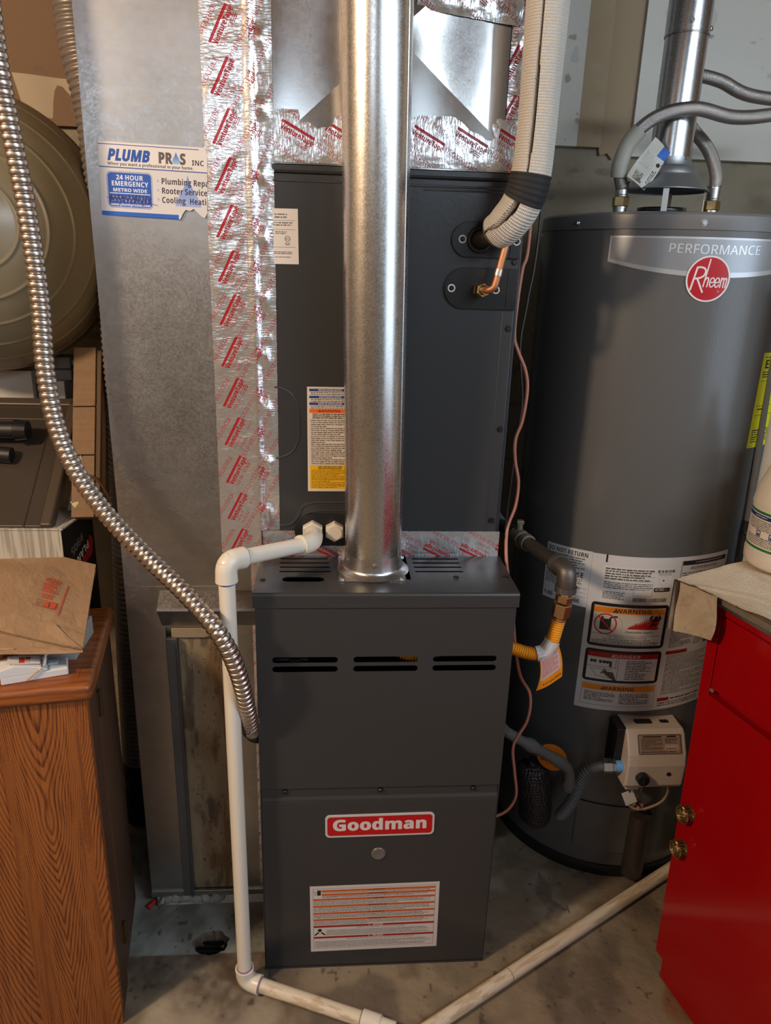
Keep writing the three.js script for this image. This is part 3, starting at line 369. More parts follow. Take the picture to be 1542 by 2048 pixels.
// ---------------------------------------------------------------- plenum and return duct
{
  const p = thing('supply_plenum', 'square galvanised plenum with a pressed cross on its face, above the coil', 'plenum', [0, 1.503, -0.4]);
  const a = [-0.005, 1.688, ZC + 0.008], q = [[-W2, 1.503], [W2, 1.503], [W2, 1.876], [-W2, 1.876]], z = ZC - 0.001;
  for (let k = 0; k < 4; k++) { const s = q[k], e = q[(k + 1) % 4], n = 30, pos = [], idx = []; for (let j = 0; j <= n; j++) for (let i = 0; i <= n; i++) { const u = i / n, v = j / n, bx0 = s[0] + (e[0] - s[0]) * u, by0 = s[1] + (e[1] - s[1]) * u; pos.push(bx0 + (a[0] - bx0) * v, by0 + (a[1] - by0) * v, z + (a[2] - z) * v - 0.002 * Math.sin(v * Math.PI) * Math.sin(u * Math.PI) + 0.0009 * Math.sin((bx0 + (a[0] - bx0) * v) * 50 + 0.9) * sm(1 - v, 0, 0.2) * sm(v, 0, 0.1)); if (i < n && j < n) { const o = j * (n + 1) + i; idx.push(o, o + 1, o + n + 2, o, o + n + 2, o + n + 1); } } const g = new THREE.BufferGeometry(); g.setAttribute('position', new THREE.Float32BufferAttribute(pos, 3)); g.setIndex(idx); g.computeVertexNormals(); part(p, 'face_panel', uvBox(g), M.galv); }
  part(p, 'box', merge(bx(-W2, W2, 1.876, 2.4, -0.69, z), bx(-W2, -W2 + 0.001, 1.5035, 1.876, -0.69, z), bx(W2 - 0.001, W2, 1.5035, 1.876, -0.69, z), bx(-W2, W2, 1.5035, 1.876, -0.69, -0.689)), M.galv);
}
{
  const d = thing('return_duct', 'tall dull galvanised return air duct left of the furnace, with a plumber’s sticker', 'duct', [-0.352, 0.03, -0.4]);
  const x0 = -0.4805, x1 = -0.2262, n = 40, m = 8;                     // the face is slightly dished, as thin sheet is
  part(d, 'duct_body', merge(bx(x0, x1, 0.0305, 2.4, -0.62, ZC - 0.014), sheet((v, u) => { const X = x0 + (x1 - x0) * v, Y = 0.77 + 1.63 * u; return [X, Y, ZC - 0.003 * Math.sin(v * Math.PI) * (0.7 + 0.3 * Math.sin(Y * 5.3)) + 0.0008 * Math.sin(Y * 17 + X * 9)]; }, m * 2, n, 0.012), bx(x0, -0.411, 0.0305, 0.77, ZC - 0.014, ZC), bx(-0.302, x1, 0.0305, 0.77, ZC - 0.014, ZC), bx(-0.411, -0.302, 0.685, 0.77, ZC - 0.014, ZC)), (() => { const g = M.duct; return g; })());
  { const g = d.children[0].geometry; uvBox(g); }
  const side = new THREE.Mesh();
  part(d, 'filter_hood', extr([[ZC, 0.762], [ZC + 0.031, 0.7395], [ZC + 0.0325, 0.7345], [ZC + 0.002, 0.69], [ZC, 0.69]], 0.186, 'x', -0.4165), M.duct);
  const rust = tex(256, 1024, (u, v) => { const a = fbm(u, v, 5, 4, 301, 9), b = fbm(u, v, 22, 3, 305, 90), s = fbm(u, v, 6, 4, 308, 9), dk = fbm(u, v, 5, 4, 312, 9); let c = mixc([0.68, 0.62, 0.52], [0.55, 0.49, 0.40], a); c = mixc(c, [0.47, 0.33, 0.19], 0.55 * sm(s + 0.25 * (u - 0.5), 0.5, 0.75)); c = mixc(c, [0.33, 0.3, 0.28], 0.6 * sm(dk, 0.6, 0.75)); if (b > 0.82 - 0.07 * u) c = mixc(c, [0.24, 0.15, 0.1], 0.6); return c; }, { srgb: true });
  part(d, 'filter_door', (() => { const g = bx(-0.3895, -0.3005, 0.046, 0.684, ZC - 0.01, ZC - 0.003, 0.002); const uv = g.attributes.uv; for (let i = 0; i < uv.count; i++) uv.setXY(i, (uv.getX(i) + 0.3895) / 0.089, (uv.getY(i) - 0.046) / 0.638); return g; })(), std({ map: rust, roughness: 0.65, metalness: 0.35 }), 'stained and rust spotted sliding filter door');
  part(d, 'filter_door_lip', bx(-0.4, -0.3, 0.664, 0.684, ZC - 0.004, ZC + 0.003, 0.001), std({ map: rust, roughness: 0.7, metalness: 0.3 }));
  const ch = std({ color: lin(0.16, 0.165, 0.17), metalness: 0.7, roughness: 0.55 });
  part(d, 'side_channel', merge(bx(-0.4105, -0.3905, 0.034, 0.664, ZC - 0.004, ZC + 0.007, 0.0015), bx(-0.3905, -0.3885, 0.034, 0.664, ZC - 0.004, ZC + 0.012, 0.0008)), ch); part(d, 'side_channel', bx(-0.3015, -0.2955, 0.034, 0.684, ZC - 0.004, ZC + 0.008, 0.0012), ch);
  part(d, 'foot_flange', bx(x0, x1, 0.0305, 0.045, ZC - 0.005, ZC + 0.004, 0.001), M.duct);
  part(d, 'caulk', (() => { const r = rng(5), pts = []; for (let k = 0; k <= 22; k++) pts.push([-0.462 + k * 0.0062, 0.017 + 0.01 * r(), ZC - 0.001 + 0.005 * r()]); return merge(sweep(curve(pts), 120, 8, (s, th) => 0.006 + 0.005 * vn(s * 160, th * 1.2, 999, 8, 5)), bx(x0 + 0.01, x1 - 0.01, 0, 0.031, -0.6, ZC - 0.004)); })(), std({ color: lin(0.66, 0.64, 0.6), roughness: 0.9, bumpMap: rep(fine, 20), bumpScale: 0.002 }), 'crumbly pale mortar under the duct');
  // sticker
  const sw = 0.1685, sh = 0.1065, st = canvasTex(1348, 852, (g, w, h) => {
    g.fillStyle = '#e0d9d3'; g.fillRect(0, 0, w, h); g.fillStyle = '#2c4f9a'; g.fillRect(0, 24, 1230, 9); g.fillRect(0, 282, w, 12); g.fillStyle = '#d6d0cd'; g.fillRect(0, 294, w, 500);
    text(g, 'PLUMB', 100, 208, 176, { color: '#1d4fa3', sx: 0.86, italic: true }); g.save(); g.translate(100, 208); g.scale(0.86, 1); g.transform(1, 0, 0, 1, 0, 0); g.font = 'italic bold 176px sans-serif'; g.lineWidth = 12; g.strokeStyle = '#1d4fa3'; g.strokeText('PLUMB', 0, 0); g.restore();
    for (const k of [0, 1]) { g.save(); g.translate(726, 208); g.scale(0.84, 1); g.font = 'bold 168px sans-serif'; g.fillStyle = g.strokeStyle = '#5d5552'; g.lineWidth = 11; k ? g.strokeText('PR', 0, 0) : g.fillText('PR', 0, 0); k ? g.strokeText('S', 318, 0) : g.fillText('S', 318, 0); g.restore(); }
    const drop = (x, y, s, c1, c2) => { const gr = g.createLinearGradient(0, y - s, 0, y + s * 0.6); gr.addColorStop(0, c1); gr.addColorStop(1, c2); g.fillStyle = gr; g.beginPath(); g.moveTo(x, y - s); g.bezierCurveTo(x + s * 0.12, y - s * 0.4, x + s * 0.55, y - s * 0.1, x + s * 0.52, y + s * 0.25); g.bezierCurveTo(x + s * 0.48, y + s * 0.7, x - s * 0.48, y + s * 0.7, x - s * 0.52, y + s * 0.25); g.bezierCurveTo(x - s * 0.55, y - s * 0.1, x - s * 0.12, y - s * 0.4, x, y - s); g.fill(); };
    drop(948, 160, 92, '#2f62b5', '#a9c3ea'); text(g, 'INC', 1140, 212, 84, { color: '#2a2526' }); text(g, 'When you want a professional in your home.', 104, 264, 50, { color: '#26262a', sx: 0.985 });
    drop(1085, 640, 310, '#6f8ccf', '#aeb9dc'); g.fillStyle = '#d6d0cd'; g.fillRect(880, 700, 460, 100);
    g.strokeStyle = '#2a5bb0'; g.lineWidth = 5; rr(g, 84, 336, 556, 418, 52); g.stroke(); g.fillStyle = '#1f55ad'; rr(g, 94, 346, 536, 398, 44); g.fill();
    const c = { color: '#e6e6ee', align: 'center' }; text(g, '24 HOUR', 364, 428, 78, { ...c, sx: 1.02 }); text(g, 'EMERGENCY', 364, 500, 78, { ...c, sx: 0.98 }); text(g, 'METRO WIDE', 364, 566, 56, { ...c, sx: 1.22 }); g.fillStyle = '#e6e6ee'; g.fillRect(112, 582, 500, 9); text(g, '303-430-1911', 364, 682, 84, { ...c, sx: 0.88, font: 'serif', color: '#b4b0d4' });
    g.strokeStyle = 'rgba(22,16,72,0.6)'; g.lineWidth = 17; g.beginPath(); for (let k = 0; k < 24; k++) g.lineTo(108 + k * 22, k % 2 ? 612 + (k % 5) * 3 : 690 - (k % 3) * 6); g.stroke(); g.lineWidth = 8; g.beginPath(); g.moveTo(70, 640); g.lineTo(400, 650); g.lineTo(700, 706); g.stroke(); text(g, 'www.plumbprosinc.com', 364, 732, 42, { ...c, sx: 1 });
    for (const [s, y] of [['Plumbing Repair', 450], ['Rooter Services', 560], ['Cooling', 668]]) { text(g, s, 752, y, 96, { color: '#2b2730', sx: 0.86 }); drop(712, y - 30, 26, '#5b78b5', '#cdd4e4'); } drop(1060, 640, 26, '#5b78b5', '#cdd4e4'); text(g, 'Heati', 1098, 668, 96, { color: '#2b2730', sx: 0.86 });
    g.fillStyle = '#1f5fc0'; g.fillRect(0, 802, 960, 50);
  });
  const outline = [[0, 0], [0.1175, 0], [0.119, -0.002], [0.1225, 0.001], [0.1265, 0.0085], [0.131, 0.0145], [0.138, 0.013], [0.1435, 0.0165], [0.149, 0.012], [0.1555, 0.006], [0.161, 0.004], [0.1645, 0.01], [0.1655, 0.05], [0.1665, 0.095], [0.164, 0.1065], [0, 0.1065]];
  const sg = new THREE.ExtrudeGeometry(new THREE.Shape(outline.map((p) => new THREE.Vector2(...p))), { depth: 0.0004, bevelEnabled: false }); { const p = sg.attributes.position, uv = sg.attributes.uv; for (let i = 0; i < p.count; i++) uv.setXY(i, p.getX(i) / sw, p.getY(i) / sh); }
  part(d, 'sticker', sg.rotateZ(-0.022).translate(-0.4625, 1.4175, ZC + 0.0012), std({ map: st, roughness: 0.45 }), 'torn blue and white plumber’s sticker');
}

// ---------------------------------------------------------------- foil tape
function tape(label, [x0, y0], [x1, y1], wide, z, amp, seed, off = 0, shape = () => 0, cat = 'foil tape', edge = 0.002) {
  const L = Math.hypot(x1 - x0, y1 - y0), dx = (x1 - x0) / L, dy = (y1 - y0) / L, nu = Math.max(24, Math.round(L / 0.0045)), nv = Math.max(10, Math.round(wide / 0.0045));
  const r = (s, q, e) => fbm(s, q, 1, 1, e);
  const g = sheet((u, v) => {
    const s = u * L, q = (v - 0.5) * wide, a = vn(s * 40 + seed, q * 46, 4096, 4096, seed), b = vn(s * 130, q * 60 + 9, 4096, 4096, seed + 1), c = vn(s * 18 + 3, q * 14, 4096, 4096, seed + 2);
    const ridge = Math.pow(1 - Math.abs(2 * vn(s * 24 + 7, q * 24 + s * 20, 4096, 4096, seed + 5) - 1), 6);
    const e = Math.min(v, 1 - v) * wide, k = sm(e, 0, 0.012), h = amp * k * (0.5 * a + 0.25 * b + 0.4 * ridge * c * 2) + shape(s, q);
    const j = (v < 0.02 || v > 0.98) ? edge * 0.35 * (hash(Math.round(u * nu), v < 0.5 ? 1 : 2, seed) - 0.5) : 0;
    return [x0 + dx * s - dy * (q + j), y0 + dy * s + dx * (q + j), z + 0.0007 + h];
  }, nu, nv, 0.0003);
  const uv = g.attributes.uv; for (let i = 0; i < uv.count; i++) uv.setXY(i, uv.getX(i) * L / 0.138 + off, uv.getY(i) * wide / 0.075);
  return solo('foil_tape', label, cat, g, M.foil);
}
tape('wide printed foil tape running up the edge of the return duct', [-0.2605, 0.84], [-0.2605, 2.1], 0.074, ZC, 0.0022, 401, 0.1, (s, q) => 0.0035 * sm(-q, 0.024, 0.036));
tape('narrow folded foil tape covering the joint along the left edge of the coil', [-0.2075, 0.885], [-0.2075, 2.1], 0.0345, ZC, 0.003, 411, 0.55, (s, q) => 0.006 * sm(q, 0.006, 0.0165) + 0.005 * Math.exp(-Math.pow(((s + 0.01) % 0.094 - 0.047) / 0.012, 2)) * Math.exp(-Math.pow((q - 0.002) / 0.008, 2)));
tape('thin sliver of foil tape between the duct and the furnace side', [-0.2345, 0.05], [-0.2345, 0.884], 0.0215, ZC, 0.002, 421, 0.3, (s, q) => 0.004 * sm(-q, 0.004, 0.0105));
tape('printed foil tape across the foot of the plenum, above the coil', [-0.19, 1.5425], [0.2222, 1.5425], 0.075, ZC + 0.0006, 0.0013, 431, 0.98);
tape('foil tape strip between the coil and the furnace top', [0.2222, 0.858], [-0.2222, 0.858], 0.0505, ZC - 0.0005, 0.0016, 441, 0.4);
tape('crumpled foil tape up the right edge of the plenum', [0.199, 1.58], [0.199, 2.1], 0.0465, ZC + 0.0012, 0.0055, 451, 0.2);
tape('crumpled foil tape over the upper right part of the plenum face', [0.03, 1.752], [0.19, 1.735], 0.058, ZC + 0.0045, 0.006, 461, 0.6);

// ---------------------------------------------------------------- refrigerant lines
{
  const z = ZC, c = curve([[0.2065, 2.4, -0.078], [0.2065, 1.9, -0.079], [0.2065, 1.62, -0.08], [0.2055, 1.535, -0.08], [0.202, 1.482, -0.081], [0.1925, 1.447, -0.09], [0.1775, 1.422, -0.107], [0.1665, 1.41, -0.124]], 0.5), L = c.getLength();
  const t = thing('insulated_pipe', 'thick cream foam insulated cooling pipe with a black tape wrap, bending into the coil', 'insulated pipe', [0.206, 1.4, -0.08]);
  const waffle = tex(64, 64, (u, v) => Math.pow(Math.abs(Math.sin(u * Math.PI * 4) * Math.sin(v * Math.PI * 4)), 0.6)); waffle.repeat.set(17, 63);
  const foam = std({ color: lin(0.74, 0.68, 0.6), roughness: 0.7, bumpMap: waffle, bumpScale: 0.0024 });
  const F = c.computeFrenetFrames(300, false), cam0 = V(-0.12, 0.02, 1.1).normalize();
  part(t, 'insulation', sweep(c, 300, 180, (s, th, tt) => {
    const i = Math.min(300, Math.round(tt * 300)), d = F.normals[i].clone().multiplyScalar(Math.cos(th)).addScaledVector(F.binormals[i], Math.sin(th)), yy = c.getPointAt(tt).y, want = yy > 1.47 ? V(-0.43, 0, 0.9) : V(-0.3, 0.25, 0.92); want.addScaledVector(F.tangents[i], -want.dot(F.tangents[i])).normalize();
    const off = Math.acos(Math.min(1, Math.max(-1, d.dot(want)))), open = yy > 1.47 ? 0.034 + 0.06 * sm(1.68 - yy, 0, 0.1) * sm(yy, 1.5, 1.54) : 0.04 + 0.11 * Math.sin(Math.min(1, Math.max(0, (1.47 - yy) / 0.055)) * Math.PI);
    return 0.0302 - (off < open ? (yy > 1.47 ? 0.0175 : 0.0205) : 0) - 0.002 * sm(tt, 0.965, 1) + 0.0009 * Math.sin(s * 21);
  }), foam);
  const wrapAt = (a, b, r) => { const pts = []; for (let k = 0; k <= 8; k++) pts.push(c.getPointAt(a + (b - a) * k / 8).toArray()); return sweep(curve(pts), 24, 48, (s) => r + 0.0006 * Math.sin(s * 900), false); };
  const tl = (y) => { let lo = 0, hi = 1; for (let k = 0; k < 40; k++) { const m = (lo + hi) / 2; c.getPointAt(m).y > y ? lo = m : hi = m; } return lo; };
  part(t, 'tape_wrap', wrapAt(tl(1.4925), tl(1.4555), 0.0315), std({ color: lin(0.009, 0.009, 0.01), roughness: 0.75 }), 'black tape wrapped round the foam');
  const e = c.getPointAt(1), d = c.getTangentAt(1), q = (k) => e.clone().addScaledVector(d, k).toArray();
  part(t, 'foam_end', cyl(q(-0.004), q(0.004), 0.0285, 0.025, 40), M.black);
  part(t, 'foam_lip', ring(q(0.0045), d.toArray(), 0.0235, 0.0012), foam);
  part(t, 'inner_pipe', sweep(curve([0.55, 0.7, 0.8, 0.88, 0.95, 1].map((k) => c.getPointAt(k).toArray())), 60, 24, () => 0.0142), M.black);
  part(t, 'inner_pipe', tube([q(-0.004), q(0.006), [0.152, 1.4015, -0.143], [0.146, 1.3995, -0.156], [0.146, 1.399, z - 0.004]], 0.0135, 30, 24), std({ color: lin(0.055, 0.035, 0.026), roughness: 0.35, metalness: 0.4 }), 'bare dark pipe end entering the coil');
}
{
  const p = thing('copper_pipe', 'bare copper liquid line with a brass nut at the coil', 'pipe', [0.151, 1.32, -0.15]);
  const o = [0.1505, 1.3205, ZC];
  part(p, 'nut', merge(hex([o[0], o[1], ZC + 0.004], [o[0] + 0.0005, o[1], ZC + 0.016], 0.0125), hex([o[0], o[1], ZC + 0.018], [o[0] + 0.002, o[1], ZC + 0.036], 0.0118), cyl([o[0] + 0.002, o[1], ZC + 0.036], [o[0] + 0.0035, o[1], ZC + 0.041], 0.0085, 0.006)), M.brass);
  part(p, 'tube', tube([[o[0] + 0.002, o[1], ZC + 0.036], [0.158, 1.3212, -0.117], [0.1655, 1.326, -0.1115], [0.169, 1.338, -0.1105], [0.1735, 1.36, -0.111], [0.182, 1.4, -0.114], [0.192, 1.45, -0.13], [0.2, 1.52, -0.15]], 0.0058, 90, 20), M.copper);
  part(p, 'joint', cyl([0.1702, 1.344, -0.1106], [0.1722, 1.354, -0.1108], 0.0073, 0.0071, 20), M.solder);
}

// ---------------------------------------------------------------- condensate drain and floor pipe
function elbow(t, c, a, b, n = 0.0345, m = M.pvc) {                  // a PVC elbow at c with sockets along a and b
  const C = V(...c), A = V(...a).normalize(), B = V(...b).normalize(), at = (d, k) => C.clone().addScaledVector(d, k), pts = [];
  for (let k = 0; k <= 12; k++) { const s = k / 12, p = at(A, 0.021).multiplyScalar((1 - s) * (1 - s)).addScaledVector(C, 2 * s * (1 - s)).addScaledVector(at(B, 0.021), s * s); pts.push(p.toArray()); }
  const e = part(t, 'elbow', merge(tube(pts, 0.0174, 40, 28), cyl(at(A, 0.019).toArray(), at(A, n).toArray(), 0.0174, 0.0181, 32), cyl(at(B, 0.019).toArray(), at(B, n).toArray(), 0.0174, 0.0181, 32)), m);
  return [at(A, n).toArray(), at(B, n).toArray(), A.toArray(), B.toArray()];
}
{
  const t = thing('drain_pipe', 'white plastic condensate drain pipe running down the left of the furnace', 'pipe', [-0.258, 0, 0.037]);
  const E1 = [-0.1275, 0.8845, -0.1], E2 = [-0.2615, 0.9045, 0.035], E3 = [-0.2575, 0.021, 0.0375], dir = (a, b) => [b[0] - a[0], b[1] - a[1], b[2] - a[2]];
  part(t, 'adapter', merge(hex([-0.1295, 0.8865, ZC + 0.006], [-0.1295, 0.8868, ZC + 0.024], 0.0205, 0.002)), M.pvc);
  const floorEnd = [-0.028, 0.0146, 0.1235], dn = dir(E2, E3);
  const r = [elbow(t, E1, dir(E1, [-0.1295, 0.8868, ZC]), dir(E1, E2), 0.031), elbow(t, E2, dir(E2, E1), dn), elbow(t, E3, dir(E3, E2), dir(E3, floorEnd), 0.032)];
  part(t, 'pipe', cyl(E1, E2, 0.0134, 0.0134, 32), M.pvc); part(t, 'pipe', cyl(E2, E3, 0.0134, 0.0134, 32), M.pvc);
  part(t, 'pipe', cyl(E3, floorEnd, 0.0134, 0.0134, 32), M.pvcDirty, 'stained floor run of the drain pipe');
  const pr = std({ color: lin(0.3, 0.22, 0.3), roughness: 0.6 });
  for (const [k, s, m, rr2] of [[0, 0, M.primer, 0.0152], [1, 0, M.primer, 0.0148], [1, 1, M.primer, 0.0146], [2, 0, pr, 0.0143], [2, 1, pr, 0.0143]]) { const p = r[k][s], d = r[k][s + 2]; part(t, 'glue_ring', cyl([p[0] - d[0] * 0.001, p[1] - d[1] * 0.001, p[2] - d[2] * 0.001], [p[0] + d[0] * 0.0034, p[1] + d[1] * 0.0034, p[2] + d[2] * 0.0034], rr2 + 0.001, rr2, 28), m); }
  const d = V(...dir(E3, floorEnd)).normalize(), q = (k) => V(...floorEnd).addScaledVector(d, k).toArray();
  part(t, 'coupling', merge(cyl(q(-0.004), q(0.03), 0.0175, 0.0172, 32), cyl(q(0.03), q(0.034), 0.0172, 0.0142, 32), cyl(q(0.034), q(0.06), 0.0142, 0.0138, 32)), M.pvc);
  part(t, 'glue_ring', cyl(q(-0.0065), q(-0.0035), 0.0146, 0.0152, 28), pr);
}
{
  const t = thing('floor_pipe', 'long dirty white plastic pipe lying across the floor toward the water heater', 'pipe', [0.4, 0, -0.03]);
  const A = [0.055, 0.0138, 0.166], B = [0.86, 0.0138, -0.297], m = (k) => A.map((a, i) => a + (B[i] - a) * k);
  part(t, 'pipe', cyl(m(0), m(0.262), 0.0134, 0.0134, 32), M.pvcDirty); part(t, 'pipe', cyl(m(0.264), B, 0.0136, 0.0136, 32), M.pvcDirty);
  part(t, 'joint_ring', cyl(m(0.2615), m(0.2645), 0.0129, 0.0129, 28), std({ color: lin(0.2, 0.17, 0.13), roughness: 0.8 }));
}
// floor drain and wire nut
{
  const [x, z] = FLOOR_HOLE, t = thing('floor_drain', 'black ragged floor drain hole in the concrete beside the duct', 'drain', [x, -0.05, z]);
  part(t, 'cup', lathe([[0.0001, -0.045], [0.05, -0.045], [0.052, -0.004], [0.046, -0.004], [0.044, -0.036], [0.0001, -0.036]], [x, 0, z], 32), M.black);
  const g = []; for (let k = -2; k <= 2; k++) g.push(bx(x - 0.036, x + 0.036, -0.014, -0.008, z + k * 0.012 - 0.002, z + k * 0.012 + 0.002)); part(t, 'grate', merge(g).translate(0, -0.016, 0), M.black); part(t, 'screw', screw([x + 0.024, -0.022, z - 0.008], [0, 1, 0], 0.003), M.zinc);
}
solo('wire_nut', 'tiny red plastic wire connector on the floor at the duct corner', 'wire connector', merge(cyl([-0.489, 0.0055, -0.158], [-0.478, 0.0065, -0.174], 0.0055, 0.0042, 14), cyl([-0.4895, 0.0055, -0.1572], [-0.487, 0.0056, -0.161], 0.0063, 0.006, 14)), std({ color: lin(0.5, 0.03, 0.02), roughness: 0.4 }));

// ---------------------------------------------------------------- flexible metal conduit
{
  const t = thing('flexible_conduit', 'shiny flexible metal conduit sweeping down to the left side of the furnace', 'conduit', [-0.24, 0.53, 0]);
  const c = curve([[-0.563, 2.1, -0.07], [-0.562, 1.8, -0.07], [-0.559, 1.589, -0.07], [-0.548, 1.43, -0.078], [-0.5435, 1.289, -0.08], [-0.5455, 1.183, -0.075], [-0.536, 1.097, -0.068], [-0.509, 1.026, -0.055], [-0.462, 0.961, -0.035], [-0.396, 0.899, -0.005], [-0.321, 0.845, 0.042], [-0.271, 0.796, 0.072], [-0.246, 0.727, 0.066], [-0.2365, 0.64, 0.038], [-0.2345, 0.578, 0.008]], 0.5);
  const P = 0.0112; part(t, 'hose', sweep(c, 2100, 20, (s, th) => { const w = mod(s / P, 1) * 2 - 1; return 0.0108 + 0.0039 * Math.sqrt(Math.max(0, 1 - Math.pow(Math.abs(w), 2.8))); }), std({ color: lin(0.6, 0.52, 0.45), metalness: 1, roughness: 0.3 }));
  part(t, 'clamp', merge(cyl([-0.2345, 0.59, 0.006], [-0.2345, 0.562, -0.004], 0.0165, 0.0165, 24), hex([-0.2345, 0.575, 0.016], [-0.229, 0.575, 0.024], 0.0055), bx(-0.242, -0.226, 0.566, 0.582, 0.0, 0.02, 0.002)), M.zinc);
  part(t, 'connector', tube([[-0.2345, 0.57, -0.002], [-0.2335, 0.553, -0.012], [-0.23, 0.543, -0.02], [-0.2236, 0.541, -0.022]], 0.0145, 24, 18), M.iron);
}

// ---------------------------------------------------------------- water heater
const HC = [0.605, -0.47];
{
  const h = thing('water_heater', 'tall dark grey round water heater with a red round badge, right of the furnace', 'water heater', [HC[0], 0, HC[1]]), [x, z] = HC, at = [x, 0, z];
  const cp = (deg, y, r = 0.26) => [x + r * Math.sin(deg * Math.PI / 180), y, z + r * Math.cos(deg * Math.PI / 180)];
  part(h, 'tank', lathe([[0.0001, 0.03], [0.26, 0.03], [0.26, 1.4315], [0.0001, 1.4315]].map((p) => p), at, 128), M.tank);
  { const g = h.children[0].geometry; h.children[0].geometry = creased(g, 0.5); const uv = h.children[0].geometry.attributes.uv; for (let i = 0; i < uv.count; i++) uv.setXY(i, uv.getX(i) * 1.6, uv.getY(i) * 1.4); }
  part(h, 'base_ring', creased(lathe([[0.24, 0.001], [0.263, 0.001], [0.2645, 0.004], [0.2645, 0.026], [0.263, 0.03], [0.25, 0.034]], at, 128), 0.5), M.black);
  part(h, 'top_cap', creased(lathe([[0.258, 1.43], [0.2625, 1.4305], [0.2628, 1.433], [0.2622, 1.4545], [0.2602, 1.458], [0.2565, 1.4595], [0.2, 1.464], [0.09, 1.467], [0.0001, 1.468]], at, 128), 0.4), M.cap);
  for (const a of [-64, -12, 40]) part(h, 'screw', screw(cp(a, 1.4415, 0.2624), [Math.sin(a * Math.PI / 180), 0, Math.cos(a * Math.PI / 180)], 0.0045), M.steel);
  // silver name band
  const band = canvasTex(2048, 420, (g, w, hh) => { g.fillStyle = '#9a9da1'; g.fillRect(0, 0, w, hh); g.fillStyle = '#c3c6c9'; g.fillRect(0, 0, w, 22); g.fillRect(0, 0, 20, hh); g.fillRect(w - 20, 0, 20, hh); const yb = (u) => hh - 44; g.fillStyle = '#bfc2c5'; g.fillRect(0, hh - 54, w, 54); text(g, 'PERFORMANCE', w / 2 + 5, 176, 138, { color: '#dfe2e6', align: 'center', sx: 0.96, weight: 'normal' }); text(g, 'PERFORMANCE', w / 2 + 9, 180, 138, { color: 'rgba(70,74,80,0.28)', align: 'center', sx: 0.96, weight: 'normal' }); text(g, 'PERFORMANCE', w / 2 + 5, 176, 138, { color: '#d9dce0', align: 'center', sx: 0.96, weight: 'normal' }); });
  const b0 = -47, b1 = 36; part(h, 'name_band', wrapSheet(HC, 0.2607, b0, b1, (u) => 1.3735 - 0.0225 * (1 - Math.pow(2 * u - 1, 2)), () => 1.4185, 72, 8), std({ map: band, roughness: 0.3, metalness: 0.55 }), 'curved silver band with PERFORMANCE lettering');
  const bad = canvasTex(512, 540, (g, w, hh) => {
    g.fillStyle = '#d6d0d0'; g.fillRect(0, 0, w, hh); g.fillStyle = '#a80f1c'; g.beginPath(); g.ellipse(w / 2, hh / 2, 236, 250, 0, 0, 7); g.fill(); g.strokeStyle = '#d6d0d0'; g.lineCap = 'round'; g.lineJoin = 'round'; g.lineWidth = 21;
    g.beginPath(); g.moveTo(66, 400); g.lineTo(114, 140); g.bezierCurveTo(210, 120, 236, 180, 196, 236); g.bezierCurveTo(170, 262, 130, 268, 100, 270); g.moveTo(128, 268); g.lineTo(206, 424); g.stroke(); g.lineWidth = 16; g.beginPath(); g.moveTo(250, 44); g.lineTo(206, 360); g.moveTo(214, 300); g.bezierCurveTo(236, 240, 262, 244, 258, 290); g.lineTo(250, 360); g.stroke();
    g.lineWidth = 14; for (const X of [292, 352]) { g.beginPath(); g.moveTo(X - 12, 310); g.lineTo(X + 36, 306); g.bezierCurveTo(X + 42, 244, X - 4, 236, X - 12, 296); g.bezierCurveTo(X - 20, 370, X + 12, 380, X + 34, 336); g.stroke(); } g.beginPath(); g.moveTo(402, 364); g.lineTo(412, 254); g.moveTo(412, 290); g.bezierCurveTo(424, 244, 446, 244, 442, 290); g.lineTo(438, 364); g.moveTo(442, 290); g.bezierCurveTo(456, 244, 478, 244, 474, 290); g.lineTo(464, 364); g.stroke(); g.lineWidth = 3; g.beginPath(); g.arc(392, 412, 9, 0, 7); g.stroke();
  });
  const bd = sheet((u, v) => { const r = v, a = -u * 2 * Math.PI, X = 0.0385 * r * Math.cos(a), Y = 0.0395 * r * Math.sin(a), t = -7.1 * Math.PI / 180 + X / 0.26; return [x + 0.2622 * Math.sin(t), 1.3485 + Y, z + 0.2622 * Math.cos(t)]; }, 48, 6, 0.0012); { const uv = bd.attributes.uv; for (let i = 0; i < uv.count; i++) { const u = uv.getX(i), v = uv.getY(i); uv.setXY(i, 0.5 + 0.5 * v * Math.cos(-u * 6.28318), 0.5 + 0.5 * v * Math.sin(-u * 6.28318)); } }
  part(h, 'badge', bd, std({ map: bad, roughness: 0.3 }), 'round red badge with white script lettering');
  // stickers
  const dnr = canvasTex(512, 600, (g, w, hh) => { g.fillStyle = '#c6c8cc'; g.fillRect(0, 0, w, hh); text(g, 'DO NOT RETURN', 18, 72, 62, { color: '#222', sx: 0.93 }); smallPrint(g, 60, 84, 400, 130, 5, '#666', 31); text(g, 'NO', 18, 296, 74, { color: '#222' }); text(g, 'ESE', 330, 296, 74, { color: '#222' }); smallPrint(g, 18, 310, 440, 120, 6, '#666', 33); g.fillStyle = '#777'; for (const y of [404, 450, 496]) g.fillRect(250, y, 240, 4); text(g, '1-86', 14, 566, 62, { color: '#222', sx: 0.95 }); text(g, '566', 340, 566, 62, { color: '#222', sx: 0.95 }); });
  const skew = (u, a, b) => 0.018 * ((a + (b - a) * u) + 37) / 63;
  part(h, 'return_notice', wrapSheet(HC, 0.2606, -61.6, -37.4, (u) => 0.668 + 0.008 * u, (u) => 0.796 + 0.0075 * u, 20, 6), std({ map: dnr, roughness: 0.45 }), 'white notice reading DO NOT RETURN');
